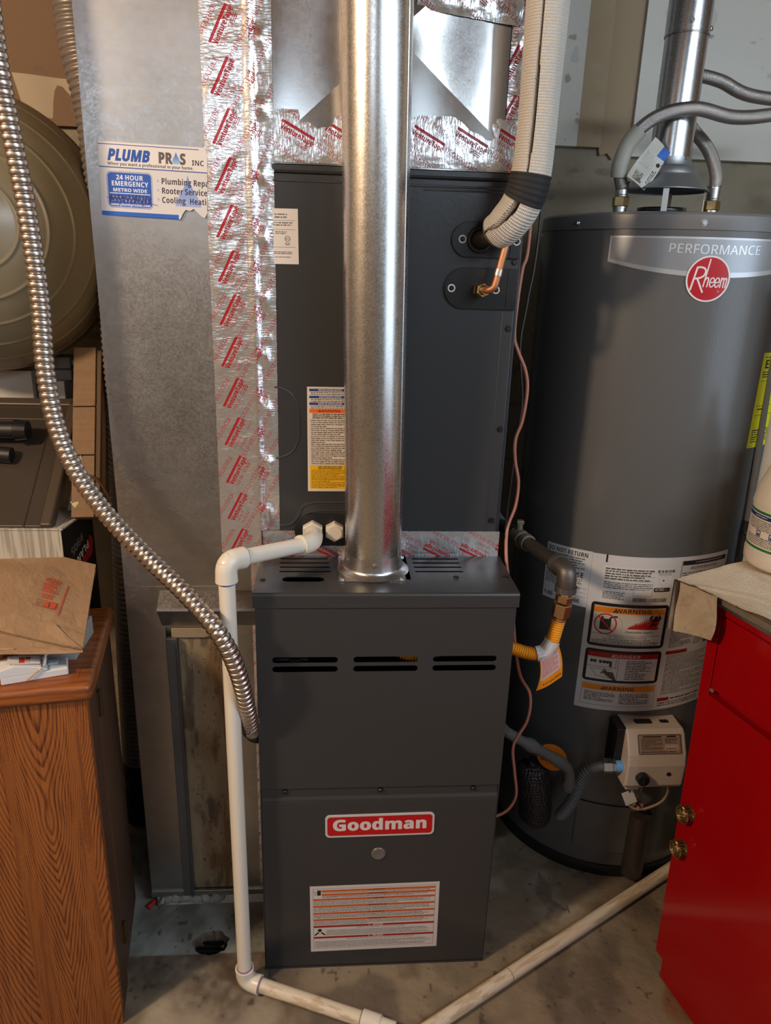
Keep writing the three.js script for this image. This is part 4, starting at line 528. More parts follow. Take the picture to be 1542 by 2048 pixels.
  const main = canvasTex(1664, 2000, (g, w, hh) => {
    g.fillStyle = '#c9c6c6'; g.fillRect(0, 0, w, hh); g.fillStyle = '#222'; g.fillRect(160, 0, 22, 92);
    g.fillStyle = '#d2cfcc'; g.fillRect(150, 130, 780, 440); smallPrint(g, 170, 150, 560, 150, 5, '#444', 41); smallPrint(g, 170, 320, 560, 90, 4, '#555', 42, 0.95); g.strokeStyle = '#555'; g.lineWidth = 3; for (const y of [180, 240, 300, 330]) { g.beginPath(); g.moveTo(400, y); g.lineTo(740, y); g.stroke(); } g.strokeRect(520, 350, 210, 130); smallPrint(g, 535, 370, 180, 40, 2, '#777', 43); smallPrint(g, 170, 440, 260, 100, 5, '#555', 44);
    const r = rng(77); const bars = (x, y, ww, h2) => { g.fillStyle = '#333'; let p = x; while (p < x + ww) { const k = 4 + 12 * r(); g.fillRect(p, y, k, h2); p += k + 4 + 8 * r(); } }; bars(760, 150, 190, 34); smallPrint(g, 770, 190, 160, 26, 2, '#777', 45); g.beginPath(); g.arc(840, 280, 52, 0, 7); g.lineWidth = 3; g.strokeStyle = '#999'; g.stroke(); g.fillStyle = '#555'; g.beginPath(); g.arc(840, 280, 12, 0, 7); g.fill(); g.fillStyle = '#1c1c1c'; rr(g, 744, 370, 186, 50, 14); g.fill(); text(g, 'ACTIVE', 756, 407, 40, { color: '#d8d8d8', italic: true, sx: 0.75 }); smallPrint(g, 862, 390, 56, 16, 1, '#aaa', 46); bars(520, 500, 380, 50);
    // flammable vapours warning
    const O = '#e0851c', D = '#a3161b', K = '#17171a';
    g.fillStyle = K; rr(g, 60, 590, 900, 560, 44); g.fill(); g.fillStyle = '#cfcdcb'; g.fillRect(98, 630, 826, 484); g.fillStyle = O; g.fillRect(98, 640, 826, 74); text(g, 'WARNING', 560, 702, 70, { color: '#222', align: 'center', sx: 1.22 }); warnTri(g, 352, 702, 54, '#222', O);
    g.fillStyle = '#26262a'; g.fillRect(186, 790, 130, 140); g.fillRect(196, 764, 26, 30); g.lineWidth = 22; g.strokeStyle = '#26262a'; g.beginPath(); g.moveTo(298, 800); g.quadraticCurveTo(300, 750, 384, 756); g.stroke(); g.strokeStyle = '#c2281f'; g.lineWidth = 17; g.beginPath(); g.arc(252, 856, 126, 0, 7); g.stroke(); g.beginPath(); g.moveTo(166, 768); g.lineTo(338, 944); g.stroke();
    g.strokeStyle = '#777'; g.lineWidth = 4; g.setLineDash([9, 6]); g.beginPath(); g.moveTo(400, 762); g.quadraticCurveTo(450, 800, 448, 900); g.lineTo(452, 960); g.lineTo(830, 980); g.stroke(); g.setLineDash([]);
    g.fillStyle = '#b01b1b'; g.beginPath(); g.moveTo(500, 900); const fr = rng(15); for (let k = 0; k < 13; k++) { const X = 520 + k * 27; g.lineTo(X, 890 - k * 11 - 20 * fr()); g.lineTo(X + 24, 868 - k * 15 - 40 * fr()); g.lineTo(X + 20, 880 - k * 9); } g.lineTo(872, 820); g.lineTo(850, 870); g.lineTo(880, 880); g.lineTo(850, 905); g.closePath(); g.fill();
    g.fillStyle = K; g.beginPath(); g.arc(824, 752, 24, 0, 7); g.fill(); g.lineWidth = 20; g.strokeStyle = K; g.beginPath(); g.moveTo(770, 780); g.lineTo(764, 744); g.lineTo(790, 722); g.moveTo(862, 790); g.lineTo(878, 752); g.lineTo(856, 730); g.moveTo(770, 780); g.lineTo(862, 790); g.moveTo(806, 784); g.lineTo(796, 836); g.lineTo(764, 860); g.moveTo(806, 830); g.lineTo(840, 850); g.stroke(); text(g, 'Flammable Vapors', 490, 952, 38, { color: '#222', sx: 0.95 });
    g.fillStyle = '#333'; g.fillRect(98, 986, 826, 4); text(g, 'FIRE AND EXPLOSION HAZARD', 520, 1024, 34, { color: '#222', align: 'center', weight: 'normal' }); text(g, 'Can result in serious injury or death.', 520, 1056, 32, { color: '#222', align: 'center' }); smallPrint(g, 112, 1062, 790, 50, 3, '#444', 51, 0.97);
    // hot water danger
    g.fillStyle = K; rr(g, 60, 1190, 900, 430, 44); g.fill(); g.fillStyle = '#cfcdcb'; g.fillRect(98, 1226, 826, 360); g.fillStyle = D; g.fillRect(98, 1226, 826, 66); text(g, 'DANGER', 560, 1284, 58, { color: '#cfa6a0', align: 'center', sx: 1.35 }); warnTri(g, 396, 1282, 44, '#cfa6a0', D);
    g.strokeStyle = '#444'; g.lineWidth = 5; g.beginPath(); g.moveTo(98, 1420); g.lineTo(470, 1420); g.moveTo(470, 1300); g.lineTo(470, 1586); g.moveTo(440, 1300); g.lineTo(440, 1420); g.moveTo(420, 1560); g.lineTo(220, 1540); g.lineTo(150, 1450); g.lineTo(400, 1450); g.stroke(); g.fillStyle = '#26262a'; for (const X of [150, 190, 256, 300, 340]) { g.beginPath(); g.arc(X, 1350, 20, 0, 7); g.fill(); } g.fillRect(280, 1336, 110, 26); g.fillRect(364, 1350, 30, 60); g.fillStyle = '#5a4036'; g.beginPath(); g.moveTo(300, 1470); g.lineTo(420, 1480); g.lineTo(468, 1586); g.lineTo(430, 1586); g.lineTo(330, 1520); g.fill(); g.lineWidth = 13; g.strokeStyle = '#5a4036'; for (let k = 0; k < 4; k++) { g.beginPath(); g.moveTo(340, 1500 - k * 8); g.lineTo(270 + k * 12, 1500 - k * 20); g.stroke(); } smallPrint(g, 560, 1310, 300, 260, 12, '#444', 53, 0.7);
    g.strokeStyle = '#555'; g.lineWidth = 4; g.strokeRect(70, 1650, 880, 290); g.fillStyle = O; g.fillRect(80, 1660, 860, 76); text(g, 'WARNING', 510, 1722, 66, { color: '#222', align: 'center', sx: 1.2 }); warnTri(g, 326, 1722, 48, '#222', O); smallPrint(g, 110, 1760, 380, 130, 6, '#444', 55); smallPrint(g, 530, 1760, 370, 150, 7, '#444', 56);
    // instructions column
    g.fillStyle = '#26262a'; g.fillRect(1040, 50, 600, 56); smallPrint(g, 1200, 66, 400, 22, 1, '#999', 60); text(g, 'AUTOMATIC', 1330, 160, 46, { color: '#333', align: 'center', sx: 1.4 }); g.fillStyle = '#26262a'; g.fillRect(1030, 50, 6, 700); smallPrint(g, 1050, 190, 580, 520, 20, '#666', 61);
    g.fillStyle = '#8c1d20'; g.fillRect(1010, 770, 200, 44); smallPrint(g, 1030, 830, 300, 330, 16, '#555', 62); smallPrint(g, 1360, 840, 260, 320, 16, '#555', 63); g.fillStyle = '#8c1d20'; g.fillRect(1010, 1200, 280, 48); g.fillRect(1510, 1130, 120, 40); smallPrint(g, 1030, 1260, 580, 540, 26, '#666', 64); g.fillStyle = '#8c1d20'; g.fillRect(1000, 1840, 150, 46); smallPrint(g, 1170, 1850, 460, 36, 1, '#333', 65); smallPrint(g, 1010, 1900, 620, 60, 2, '#555', 66);
  });
  part(h, 'instruction_label', wrapSheet(HC, 0.2609, -37.3, 26.2, (u) => 0.437 + 0.033 * u, (u) => 0.8025 + 0.0185 * u, 56, 8), std({ map: main, roughness: 0.42 }), 'large white safety label with orange warning panels');
  const en = canvasTex(256, 800, (g, w, hh) => { g.fillStyle = '#d8cf16'; g.fillRect(0, 0, w, hh); text(g, 'ENERGY', 16, 128, 96, { color: '#15150c', sx: 0.55 }); smallPrint(g, 10, 30, 150, 14, 1, '#444', 70); smallPrint(g, 12, 150, 220, 60, 3, '#333', 71); g.fillStyle = '#333'; g.fillRect(10, 230, 220, 4); smallPrint(g, 60, 250, 170, 20, 1, '#222', 72); g.fillRect(10, 440, 220, 4); smallPrint(g, 20, 460, 40, 20, 1, '#333', 73); g.fillRect(10, 520, 220, 4); smallPrint(g, 14, 640, 190, 120, 6, '#444', 74); });
  part(h, 'energy_label', wrapSheet(HC, 0.2607, 25.6, 55, () => 1.034, () => 1.219, 20, 6), std({ map: en, roughness: 0.5 }), 'bright yellow label at the right edge of the tank');
  // burner access
  part(h, 'access_cover', wrapSheet(HC, 0.2645, -29, -1, () => 0.07, () => 0.2, 24, 4, 0.0045), M.tank);
  part(h, 'burner_shield', cyl(cp(1.5, 0.02, 0.27), cp(1.5, 0.19, 0.27), 0.024, 0.024, 28), std({ color: lin(0.045, 0.035, 0.031), roughness: 0.4, metalness: 0.3 }));
  // gas control valve
  const vb = std({ color: lin(0.5, 0.43, 0.375), roughness: 0.45 }), cx = 0.592, cz = -0.152;
  const prof = [[-0.062, 0.318], [0.012, 0.318], [0.017, 0.325], [0.019, 0.372], [0.014, 0.395], [-0.006, 0.43], [-0.014, 0.436], [-0.062, 0.436]].map(([q, y]) => [cz + q, y]);
  part(h, 'gas_valve', (() => { const s = new THREE.Shape(prof.map((p) => new THREE.Vector2(...p))); const g = new THREE.ExtrudeGeometry(s, { depth: 0.118, bevelEnabled: true, bevelSize: 0.0045, bevelThickness: 0.0045, bevelSegments: 3 }); g.applyMatrix4(new THREE.Matrix4().set(0, 0, 1, 0.533, 0, 1, 0, 0, 1, 0, 0, 0, 0, 0, 0, 1)); const k = flip(g); k.computeVertexNormals(); return merge(uvBox(k), bx(0.538, 0.57, 0.3, 0.324, cz - 0.04, cz + 0.008, 0.004), bx(0.6, 0.64, 0.304, 0.324, cz - 0.04, cz - 0.002, 0.004)); })(), vb, 'cream plastic gas control valve');
  const V5 = h.children[h.children.length - 1], sub = (n, g, m, l) => { const o = part(V5, n, g, m, l); return o; };
  const vl = canvasTex(512, 256, (g, w, hh) => { g.fillStyle = '#8d7a6c'; g.fillRect(0, 0, w, hh); g.strokeStyle = '#1c1816'; g.lineWidth = 7; rr(g, 8, 8, w - 16, hh - 16, 26); g.stroke(); g.fillStyle = '#1f1a18'; g.fillRect(60, 24, 220, 16); g.fillRect(340, 20, 110, 20); smallPrint(g, 40, 50, 260, 150, 11, '#2b2320', 81); smallPrint(g, 320, 50, 150, 70, 5, '#2b2320', 82); g.fillStyle = '#a8978a'; g.fillRect(316, 132, 160, 70); smallPrint(g, 330, 176, 130, 20, 1, '#2b2320', 83); smallPrint(g, 40, 214, 420, 22, 1, '#2b2320', 84); });
  sub('valve_label', (() => { const g = new THREE.PlaneGeometry(0.094, 0.041); const n = V(0, 20, 35).normalize(); g.applyQuaternion(new THREE.Quaternion().setFromUnitVectors(V(0, 0, 1), V(0, 0.4961, 0.8682))); return g.translate(0.597, 0.4165, cz + 0.0088); })(), std({ map: vl, roughness: 0.5 }));
  sub('knob', merge(cyl([0.562, 0.345, cz + 0.022], [0.562, 0.345, cz + 0.036], 0.0135, 0.0125, 28), bx(0.56, 0.564, 0.335, 0.355, cz + 0.035, cz + 0.04, 0.001)), M.black, 'round black dial');
  sub('port_hole', cyl([0.62, 0.352, cz + 0.0225], [0.62, 0.352, cz + 0.0242], 0.0045, 0.0045, 18), M.black);
  part(h, 'valve_bracket', merge(bx(0.512, 0.538, 0.33, 0.44, -0.215, -0.165, 0.004), bx(0.516, 0.546, 0.405, 0.438, -0.2, -0.168, 0.006), bx(0.556, 0.596, 0.43, 0.443, -0.2, -0.182, 0.005), bx(0.61, 0.636, 0.43, 0.441, -0.2, -0.182, 0.005), bx(0.535, 0.64, 0.31, 0.42, -0.215, -0.2)), M.black);
  for (const [n, pts, r, m] of [['pilot_wire', [[0.552, 0.31, -0.15], [0.556, 0.285, -0.16], [0.575, 0.252, -0.17], [0.6, 0.225, -0.175], [0.606, 0.205, -0.21]], 0.0022, M.wireDark], ['pilot_wire', [[0.632, 0.31, -0.15], [0.637, 0.29, -0.15], [0.632, 0.262, -0.155], [0.615, 0.238, -0.165], [0.592, 0.218, -0.18], [0.58, 0.205, -0.215]], 0.0028, M.wireTan], ['pilot_tube', [[0.588, 0.31, -0.17], [0.59, 0.27, -0.178], [0.592, 0.23, -0.19], [0.592, 0.2, -0.21]], 0.0032, M.wireTan]]) part(h, n, tube(pts, r, 40, 10), m);
  part(h, 'wire_plug', bx(0.585, 0.6, 0.222, 0.242, -0.182, -0.17, 0.003), std({ color: lin(0.35, 0.22, 0.18), roughness: 0.5 }));
  part(h, 'wire_tag', plate(0, 0, 0.026, 0.036, 0, 0.0006).rotateZ(0.42).translate(0.558, 0.268, -0.16), M.whitePlastic, 'small white wire tag');
  // nipples and draft hood legs
  for (const [nx, nz] of [[0.487, -0.46], [0.684, -0.47]]) part(h, 'nipple', merge(cyl([nx, 1.462, nz], [nx, 1.478, nz], 0.0135, 0.0135, 24), cyl([nx, 1.478, nz], [nx, 1.481, nz], 0.0145, 0.0145, 24)), M.zinc);
  part(h, 'flue_outlet', lathe([[0.044, 1.462], [0.048, 1.475], [0.048, 1.482], [0.043, 1.482], [0.041, 1.465]], [0.579, 0, HC[1]], 40), M.blackGloss);
}
{
  const p = thing('heater_vent', 'bare metal vent pipe with a flared draft hood on top of the water heater', 'vent pipe', [0.579, 1.47, -0.47]), [x, z] = [0.582, -0.47], m = std({ color: lin(0.5, 0.51, 0.52), metalness: 1, roughness: 0.38, roughnessMap: rep(spangle, 2), bumpMap: rep(spangle, 2), bumpScale: 0.00003 }), hm = std({ color: lin(0.4, 0.42, 0.43), metalness: 0.9, roughness: 0.45 });
  part(p, 'draft_hood', lathe([[0.08, 1.5135], [0.0835, 1.514], [0.082, 1.5165], [0.059, 1.5405], [0.0565, 1.5455], [0.0555, 1.556], [0.0475, 1.5595], [0.042, 1.561], [0.042, 1.575]], [x, 0, z], 64), hm);
  for (const a of [-100, -22, 60, 150]) { const s = Math.sin(a * Math.PI / 180), c = Math.cos(a * Math.PI / 180); part(p, 'leg', (() => { const g = bx(-0.0055, 0.0055, 1.462, 1.517, -0.0008, 0.0008); g.rotateY(a * Math.PI / 180); return g.translate(x + 0.0765 * s, 0, z + 0.0765 * c); })(), M.zinc); }
  part(p, 'pipe', cyl([x, 1.558, z], [x, 1.795, z], 0.04, 0.04, 48, true), m); part(p, 'pipe', cyl([x, 1.787, z], [x, 2.4, z], 0.0412, 0.0412, 48, true), m);
  part(p, 'pipe_bead', ring([x, 1.789, z], [0, 1, 0], 0.0412, 0.0014), m);
  for (const [a, y, r] of [[-48, 1.572, 0.0405], [22, 1.572, 0.0405], [-16, 1.806, 0.0414], [66, 1.8, 0.0414]]) { const n = [Math.sin(a * Math.PI / 180), 0, Math.cos(a * Math.PI / 180)]; part(p, 'screw', screw([x + r * n[0], y, z + r * n[2]], n, 0.0038), M.steel); }
}
function waterHose(label, pts, nut, n) {
  const t = thing('water_hose', label, 'hose', nut), [x, y, z] = nut;
  part(t, 'braided_hose', sweep(curve(pts), n, 24, () => 0.0128), M.braid);
  part(t, 'ferrule', merge(cyl([x, y + 0.018, z], [x, y + 0.045, z], 0.0125, 0.0128, 24), ring([x, y + 0.022, z], [0, 1, 0], 0.0125, 0.0012), ring([x, y + 0.046, z], [0, 1, 0], 0.0132, 0.0014)), M.zinc);
  part(t, 'nut', hex([x, y, z], [x, y + 0.019, z], 0.0165, 0.0015), std({ color: lin(0.5, 0.38, 0.2), metalness: 1, roughness: 0.35 }));
}
waterHose('braided steel water hose arching from the left nipple, passing in front of the vent pipe', [[0.487, 1.515, -0.46], [0.4745, 1.555, -0.452], [0.4885, 1.606, -0.444], [0.528, 1.642, -0.425], [0.592, 1.6555, -0.41], [0.672, 1.644, -0.41], [0.76, 1.655, -0.42], [0.9, 1.69, -0.46]], [0.487, 1.4812, -0.46], 120);
waterHose('braided steel water hose rising from the right nipple and looping behind the vent pipe', [[0.684, 1.515, -0.47], [0.687, 1.552, -0.478], [0.672, 1.6, -0.5], [0.644, 1.64, -0.525], [0.615, 1.685, -0.555], [0.618, 1.735, -0.57], [0.65, 1.745, -0.56], [0.7, 1.735, -0.55], [0.77, 1.71, -0.545], [0.92, 1.7, -0.54]], [0.684, 1.4812, -0.47], 140);
{
  const tg = canvasTex(512, 320, (g, w, h) => { g.fillStyle = '#cfcabf'; g.fillRect(0, 0, w, h); g.fillStyle = '#2f66c4'; g.fillRect(390, 190, 122, 130); g.fillStyle = '#dcd8d0'; g.fillRect(0, 230, 392, 90); smallPrint(g, 20, 60, 120, 120, 6, '#333', 91); smallPrint(g, 200, 40, 180, 140, 7, '#aaa', 92); g.fillStyle = '#333'; g.beginPath(); g.arc(310, 275, 26, 0, 7); g.fill(); smallPrint(g, 60, 244, 180, 60, 3, '#333', 93); g.fillStyle = '#6b5a3c'; g.fillRect(20, 110, 26, 90); g.fillRect(44, 140, 24, 34); });
  const t = thing('hose_tag', 'creased white paper tag with a blue corner wrapped round the left water hose', 'tag', [0.487, 1.53, -0.44]);
  part(t, 'sleeve', sweep(curve([[0.4745, 1.535, -0.454], [0.4735, 1.558, -0.451], [0.482, 1.592, -0.4465], [0.5, 1.62, -0.438]]), 30, 24, () => 0.0158, false), std({ color: lin(0.4, 0.38, 0.32), roughness: 0.4 }), 'clear yellowed plastic sleeve');
  part(t, 'tag_card', sheet((u, v) => { const p = [0.491 + 0.0405 * (1 - v) - 0.001, 0, 0], a = [0.482, 1.535], L = [0.0455, 0.071], W = [0.0375, -0.0255]; return [a[0] + L[0] * u + W[0] * (1 - v), a[1] + L[1] * u + W[1] * (1 - v), -0.43 + 0.006 * Math.sin(u * 5 + v * 3) + 0.004 * (1 - v)]; }, 16, 10, 0.0006), std({ map: tg, roughness: 0.6 }));
}

// ---------------------------------------------------------------- gas lines
{
  const t = thing('gas_pipe', 'black iron gas pipe with a shutoff valve and elbow, ahead of the water heater', 'gas pipe', [0.29, 0.83, -0.2]);
  const E = [0.3235, 0.846, -0.062], B = [0.266, 0.838, -0.33];
  part(t, 'pipe', cyl(B, [0.3215, 0.8465, -0.085], 0.0132, 0.0132, 28), M.iron);
  part(t, 'elbow', merge(tube([[0.3185, 0.8465, -0.092], [0.3215, 0.8475, -0.074], [0.324, 0.844, -0.061], [0.3245, 0.832, -0.0565], [0.3245, 0.815, -0.0565]], 0.0172, 40, 28), cyl([0.3172, 0.8464, -0.098], [0.3192, 0.8467, -0.087], 0.0195, 0.0195, 28), cyl([0.3245, 0.8205, -0.0565], [0.3243, 0.8095, -0.0565], 0.0195, 0.0195, 28)), M.ironElbow);
  part(t, 'shutoff_valve', merge(cyl([0.281, 0.8405, -0.26], [0.2875, 0.8415, -0.232], 0.0195, 0.0185, 8), cyl([0.283, 0.842, -0.25], [0.283, 0.873, -0.25], 0.0075, 0.0065, 14), bx(0.276, 0.291, 0.868, 0.877, -0.256, -0.244, 0.002), cyl([0.29, 0.842, -0.222], [0.293, 0.8425, -0.209], 0.0172, 0.0165, 24)), std({ color: lin(0.2, 0.175, 0.12), roughness: 0.6, metalness: 0.6 }), 'small brass shutoff valve');
  part(t, 'pipe', cyl([0.262, 0.836, -0.868], B, 0.0132, 0.0132, 24), M.grayPaint);
}
{
  const t = thing('gas_connector', 'yellow corrugated gas connector bent into the right side of the furnace', 'gas hose', [0.29, 0.67, -0.06]);
  const q = [0.3243, 0.8085, -0.0565];
  part(t, 'nut', merge(cyl([q[0], 0.809, q[2]], [q[0] - 0.0005, 0.801, q[2]], 0.0085, 0.0085, 18), hex([q[0] - 0.0005, 0.802, q[2]], [q[0] - 0.0015, 0.789, q[2]], 0.0155), hex([q[0] - 0.002, 0.786, q[2]], [q[0] - 0.0045, 0.762, q[2]], 0.0175), cyl([q[0] - 0.0045, 0.763, q[2]], [q[0] - 0.0055, 0.752, q[2]], 0.0125, 0.0118, 20)), M.bronze);
  const c = curve([[0.3188, 0.755, -0.0565], [0.3155, 0.735, -0.0565], [0.3105, 0.708, -0.057], [0.3015, 0.689, -0.0575], [0.284, 0.682, -0.058], [0.262, 0.6855, -0.059], [0.243, 0.6915, -0.06], [0.2235, 0.6975, -0.06]], 0.5);
  part(t, 'hose', sweep(c, 460, 22, (s) => 0.0112 + 0.0014 * Math.cos(s / 0.0046 * 6.283)), M.yellow);
  const crumple = std({ color: lin(0.62, 0.6, 0.6), roughness: 0.4, bumpMap: rep(crinkle, 1.5), bumpScale: 0.004 });
  const cuff = curve([0.28, 0.36, 0.45, 0.52, 0.585].map((k) => c.getPointAt(k).toArray())); part(t, 'tag_cuff', sweep(cuff, 60, 30, (s, th) => 0.0142 + 0.0012 * vn(s * 220, th * 3, 4096, 19, 8), false), crumple, 'crinkled clear cuff of the tag');
  const tgm = canvasTex(384, 512, (g, w, h) => { g.fillStyle = '#dd8a16'; g.fillRect(0, 0, w, h); g.fillStyle = '#c2aaa8'; rr(g, 16, -40, w - 44, 400, 40); g.fill(); smallPrint(g, 40, 40, 290, 280, 14, '#b3605c', 97); g.save(); g.translate(w - 20, 400); g.rotate(Math.PI); text(g, 'EASYFLEX', 0, -30, 62, { color: '#2b1d08', sx: 1.02 }); g.restore(); });
  part(t, 'tag', sheet((u, v) => { const A = [0.2865, 0.677], B = [0.3195, 0.7075], C = [0.2865, 0.612], D = [0.3335, 0.641], f = (k) => (A[k] + (B[k] - A[k]) * u) * v + (C[k] + (D[k] - C[k]) * u) * (1 - v); return [f(0) + 0.004 * Math.sin(v * 3.1), f(1), -0.044 + 0.003 * Math.sin(u * 4 + v * 2)]; }, 12, 16, 0.0006), std({ map: tgm, roughness: 0.45 }), 'orange and pink gas connector tag');
}
{
  const t = thing('heater_gas_line', 'grey painted gas pipe and grey corrugated hose feeding the water heater valve', 'gas pipe', [0.42, 0.2, -0.17]);
  part(t, 'pipe', sweep(curve([[0.235, 0.448, -0.2], [0.29, 0.418, -0.18], [0.335, 0.395, -0.172], [0.386, 0.364, -0.17], [0.415, 0.34, -0.17], [0.423, 0.312, -0.172], [0.424, 0.28, -0.176]]), 80, 18, (s) => 0.0098 + 0.0034 * Math.pow(Math.abs(Math.sin(s * 42)), 6) + 0.0022 * vn(s * 110, 1, 999, 9, 4)), M.grayPaint);
  part(t, 'hose', sweep(curve([[0.492, 0.35, -0.163], [0.482, 0.349, -0.163], [0.468, 0.343, -0.165], [0.455, 0.326, -0.168], [0.447, 0.295, -0.172], [0.439, 0.25, -0.178], [0.43, 0.212, -0.19], [0.424, 0.19, -0.2]]), 420, 20, (s) => 0.0116 + (s > 0.028 ? 0.0022 * Math.cos(s / 0.0062 * 6.283) : 0)), M.grayFlex);
  part(t, 'nut', merge(hex([0.488, 0.35, -0.163], [0.508, 0.351, -0.161], 0.0165), hex([0.508, 0.351, -0.161], [0.516, 0.351, -0.16], 0.0145)), M.zinc);
  part(t, 'thread_seal', cyl([0.515, 0.351, -0.16], [0.538, 0.352, -0.158], 0.0125, 0.0125, 20), M.blueTape);
}
{
  const om = canvasTex(256, 256, (g, w) => { g.fillStyle = '#d97a0e'; g.fillRect(0, 0, w, w); g.strokeStyle = '#241a10'; g.lineWidth = 16; g.beginPath(); g.moveTo(100, 170); g.lineTo(128, 196); g.lineTo(176, 168); g.moveTo(136, 190); g.lineTo(150, 150); g.stroke(); g.lineWidth = 7; g.beginPath(); g.arc(166, 210, 11, 0, 7); g.stroke(); });
  const g = new THREE.CylinderGeometry(0.0325, 0.0325, 0.0012, 40); g.rotateX(Math.PI / 2); g.rotateY(-0.5); g.translate(0.388, 0.348, -0.197);
  solo('round_tag', 'round orange tag hanging behind the grey gas pipe', 'tag', g, std({ map: om, roughness: 0.5 }));
  const pebble = tex(128, 128, (u, v) => Math.pow(Math.abs(Math.sin(u * 25.13 + 0.8 * Math.sin(v * 12.57)) * Math.sin(v * 25.13 + 0.8 * Math.sin(u * 12.57))), 0.5));
  const sock = sweep(curve([[0.35, 0.318, -0.225], [0.356, 0.285, -0.22], [0.366, 0.235, -0.218], [0.372, 0.185, -0.22], [0.371, 0.16, -0.226]]), 60, 30, (s, th) => 0.036 + 0.0016 * vn(s * 240, (th / 6.28318) * 34, 4096, 34, 12) - 0.02 * Math.pow(Math.max(0, Math.abs(s / 0.16 - 0.5) * 2 - 0.75) * 4, 2) * 0.8);
  solo('pebbled_cover', 'black pebbled cover hanging low at the left of the water heater', 'cover', sock, std({ color: lin(0.016, 0.016, 0.017), roughness: 0.3, bumpMap: rep(pebble, 3, 18), bumpScale: 0.0018 }));
}

// ---------------------------------------------------------------- wires
solo('thermostat_wire', 'pinkish brown wire hanging in waves between coil and water heater', 'wire', tube([[0.236, 1.6, -0.2], [0.239, 1.4, -0.2], [0.232, 1.355, -0.2], [0.228, 1.3, -0.2], [0.2275, 1.243, -0.2], [0.236, 1.217, -0.2], [0.253, 1.182, -0.2], [0.26, 1.146, -0.2], [0.256, 1.091, -0.2], [0.246, 1.053, -0.2], [0.249, 1.014, -0.2], [0.259, 0.97, -0.2], [0.256, 0.925, -0.195], [0.242, 0.884, -0.185], [0.237, 0.843, -0.16], [0.24, 0.8, -0.14], [0.247, 0.752, -0.12], [0.26, 0.667, -0.118], [0.276, 0.6, -0.12], [0.3, 0.555, -0.12], [0.3, 0.497, -0.12], [0.277, 0.438, -0.12], [0.284, 0.377, -0.12], [0.293, 0.315, -0.12], [0.278, 0.277, -0.12], [0.25, 0.258, -0.122], [0.2265, 0.25, -0.125]], 0.0033, 420, 10), M.wirePink);
solo('dark_cord', 'thin dark cord hanging straight behind the pinkish wire', 'cord', tube([[0.262, 1.9, -0.24], [0.262, 1.437, -0.225], [0.252, 1.303, -0.222], [0.245, 1.224, -0.22], [0.258, 1.124, -0.222], [0.255, 1.048, -0.225], [0.251, 0.929, -0.23], [0.25, 0.86, -0.235]], 0.0022, 160, 8), M.wireDark);

// ---------------------------------------------------------------- oak cabinet at the left and what lies on it
const OAK = { at: [-0.4755, 0, 0.1], yaw: 0.15, d: 0.265 };
const oakP = (x, y, z) => { const c = Math.cos(OAK.yaw), s = Math.sin(OAK.yaw); return [OAK.at[0] + x * c + z * s, y, OAK.at[2] - x * s + z * c]; };   // cabinet axes to world
{
  const t = thing('oak_cabinet', 'oak grained wooden cabinet with dark doors, at the left edge', 'cabinet', OAK.at); t.rotation.y = OAK.yaw; const D = OAK.d;
  loc(t, 'side_panel', bx(-0.62, 0, 0.0, 0.696, -0.018, 0, 0.0012), M.oak);
  loc(t, 'carcass', merge(bx(-0.62, -0.021, 0.0, 0.696, -D, -0.019), bx(-0.03, -0.0195, 0, 0.05, -D, -0.019)), M.oakDark);
  loc(t, 'stile', bx(-0.02, -0.0005, 0.0, 0.694, -0.088, -0.0195, 0.001), M.oakDark);
  const dr = loc(t, 'door', bx(-0.02, 0.0005, 0.03, 0.69, -D, -0.0905, 0.002), M.oakDark); const hg = std({ color: lin(0.1, 0.06, 0.03), metalness: 0.7, roughness: 0.4 });
  for (const y of [0.635, 0.125]) { const h = loc(dr, 'hinge', merge(cyl([0.0035, y - 0.026, -0.0895], [0.0035, y + 0.026, -0.0895], 0.0034, 0.0034, 12), bx(-0.002, 0.0022, y - 0.022, y + 0.022, -0.098, -0.082)), hg); h.position.set(0, 0, 0); }
  const top = loc(t, 'top_board', bx(-0.63, 0.011, 0.698, 0.729, -D - 0.008, 0.011, 0.011, 4), M.oakEdge);
  loc(t, 'top_veneer', bx(-0.6, -0.012, 0.7285, 0.7296, -D + 0.012, -0.012), M.oakEdge);
}
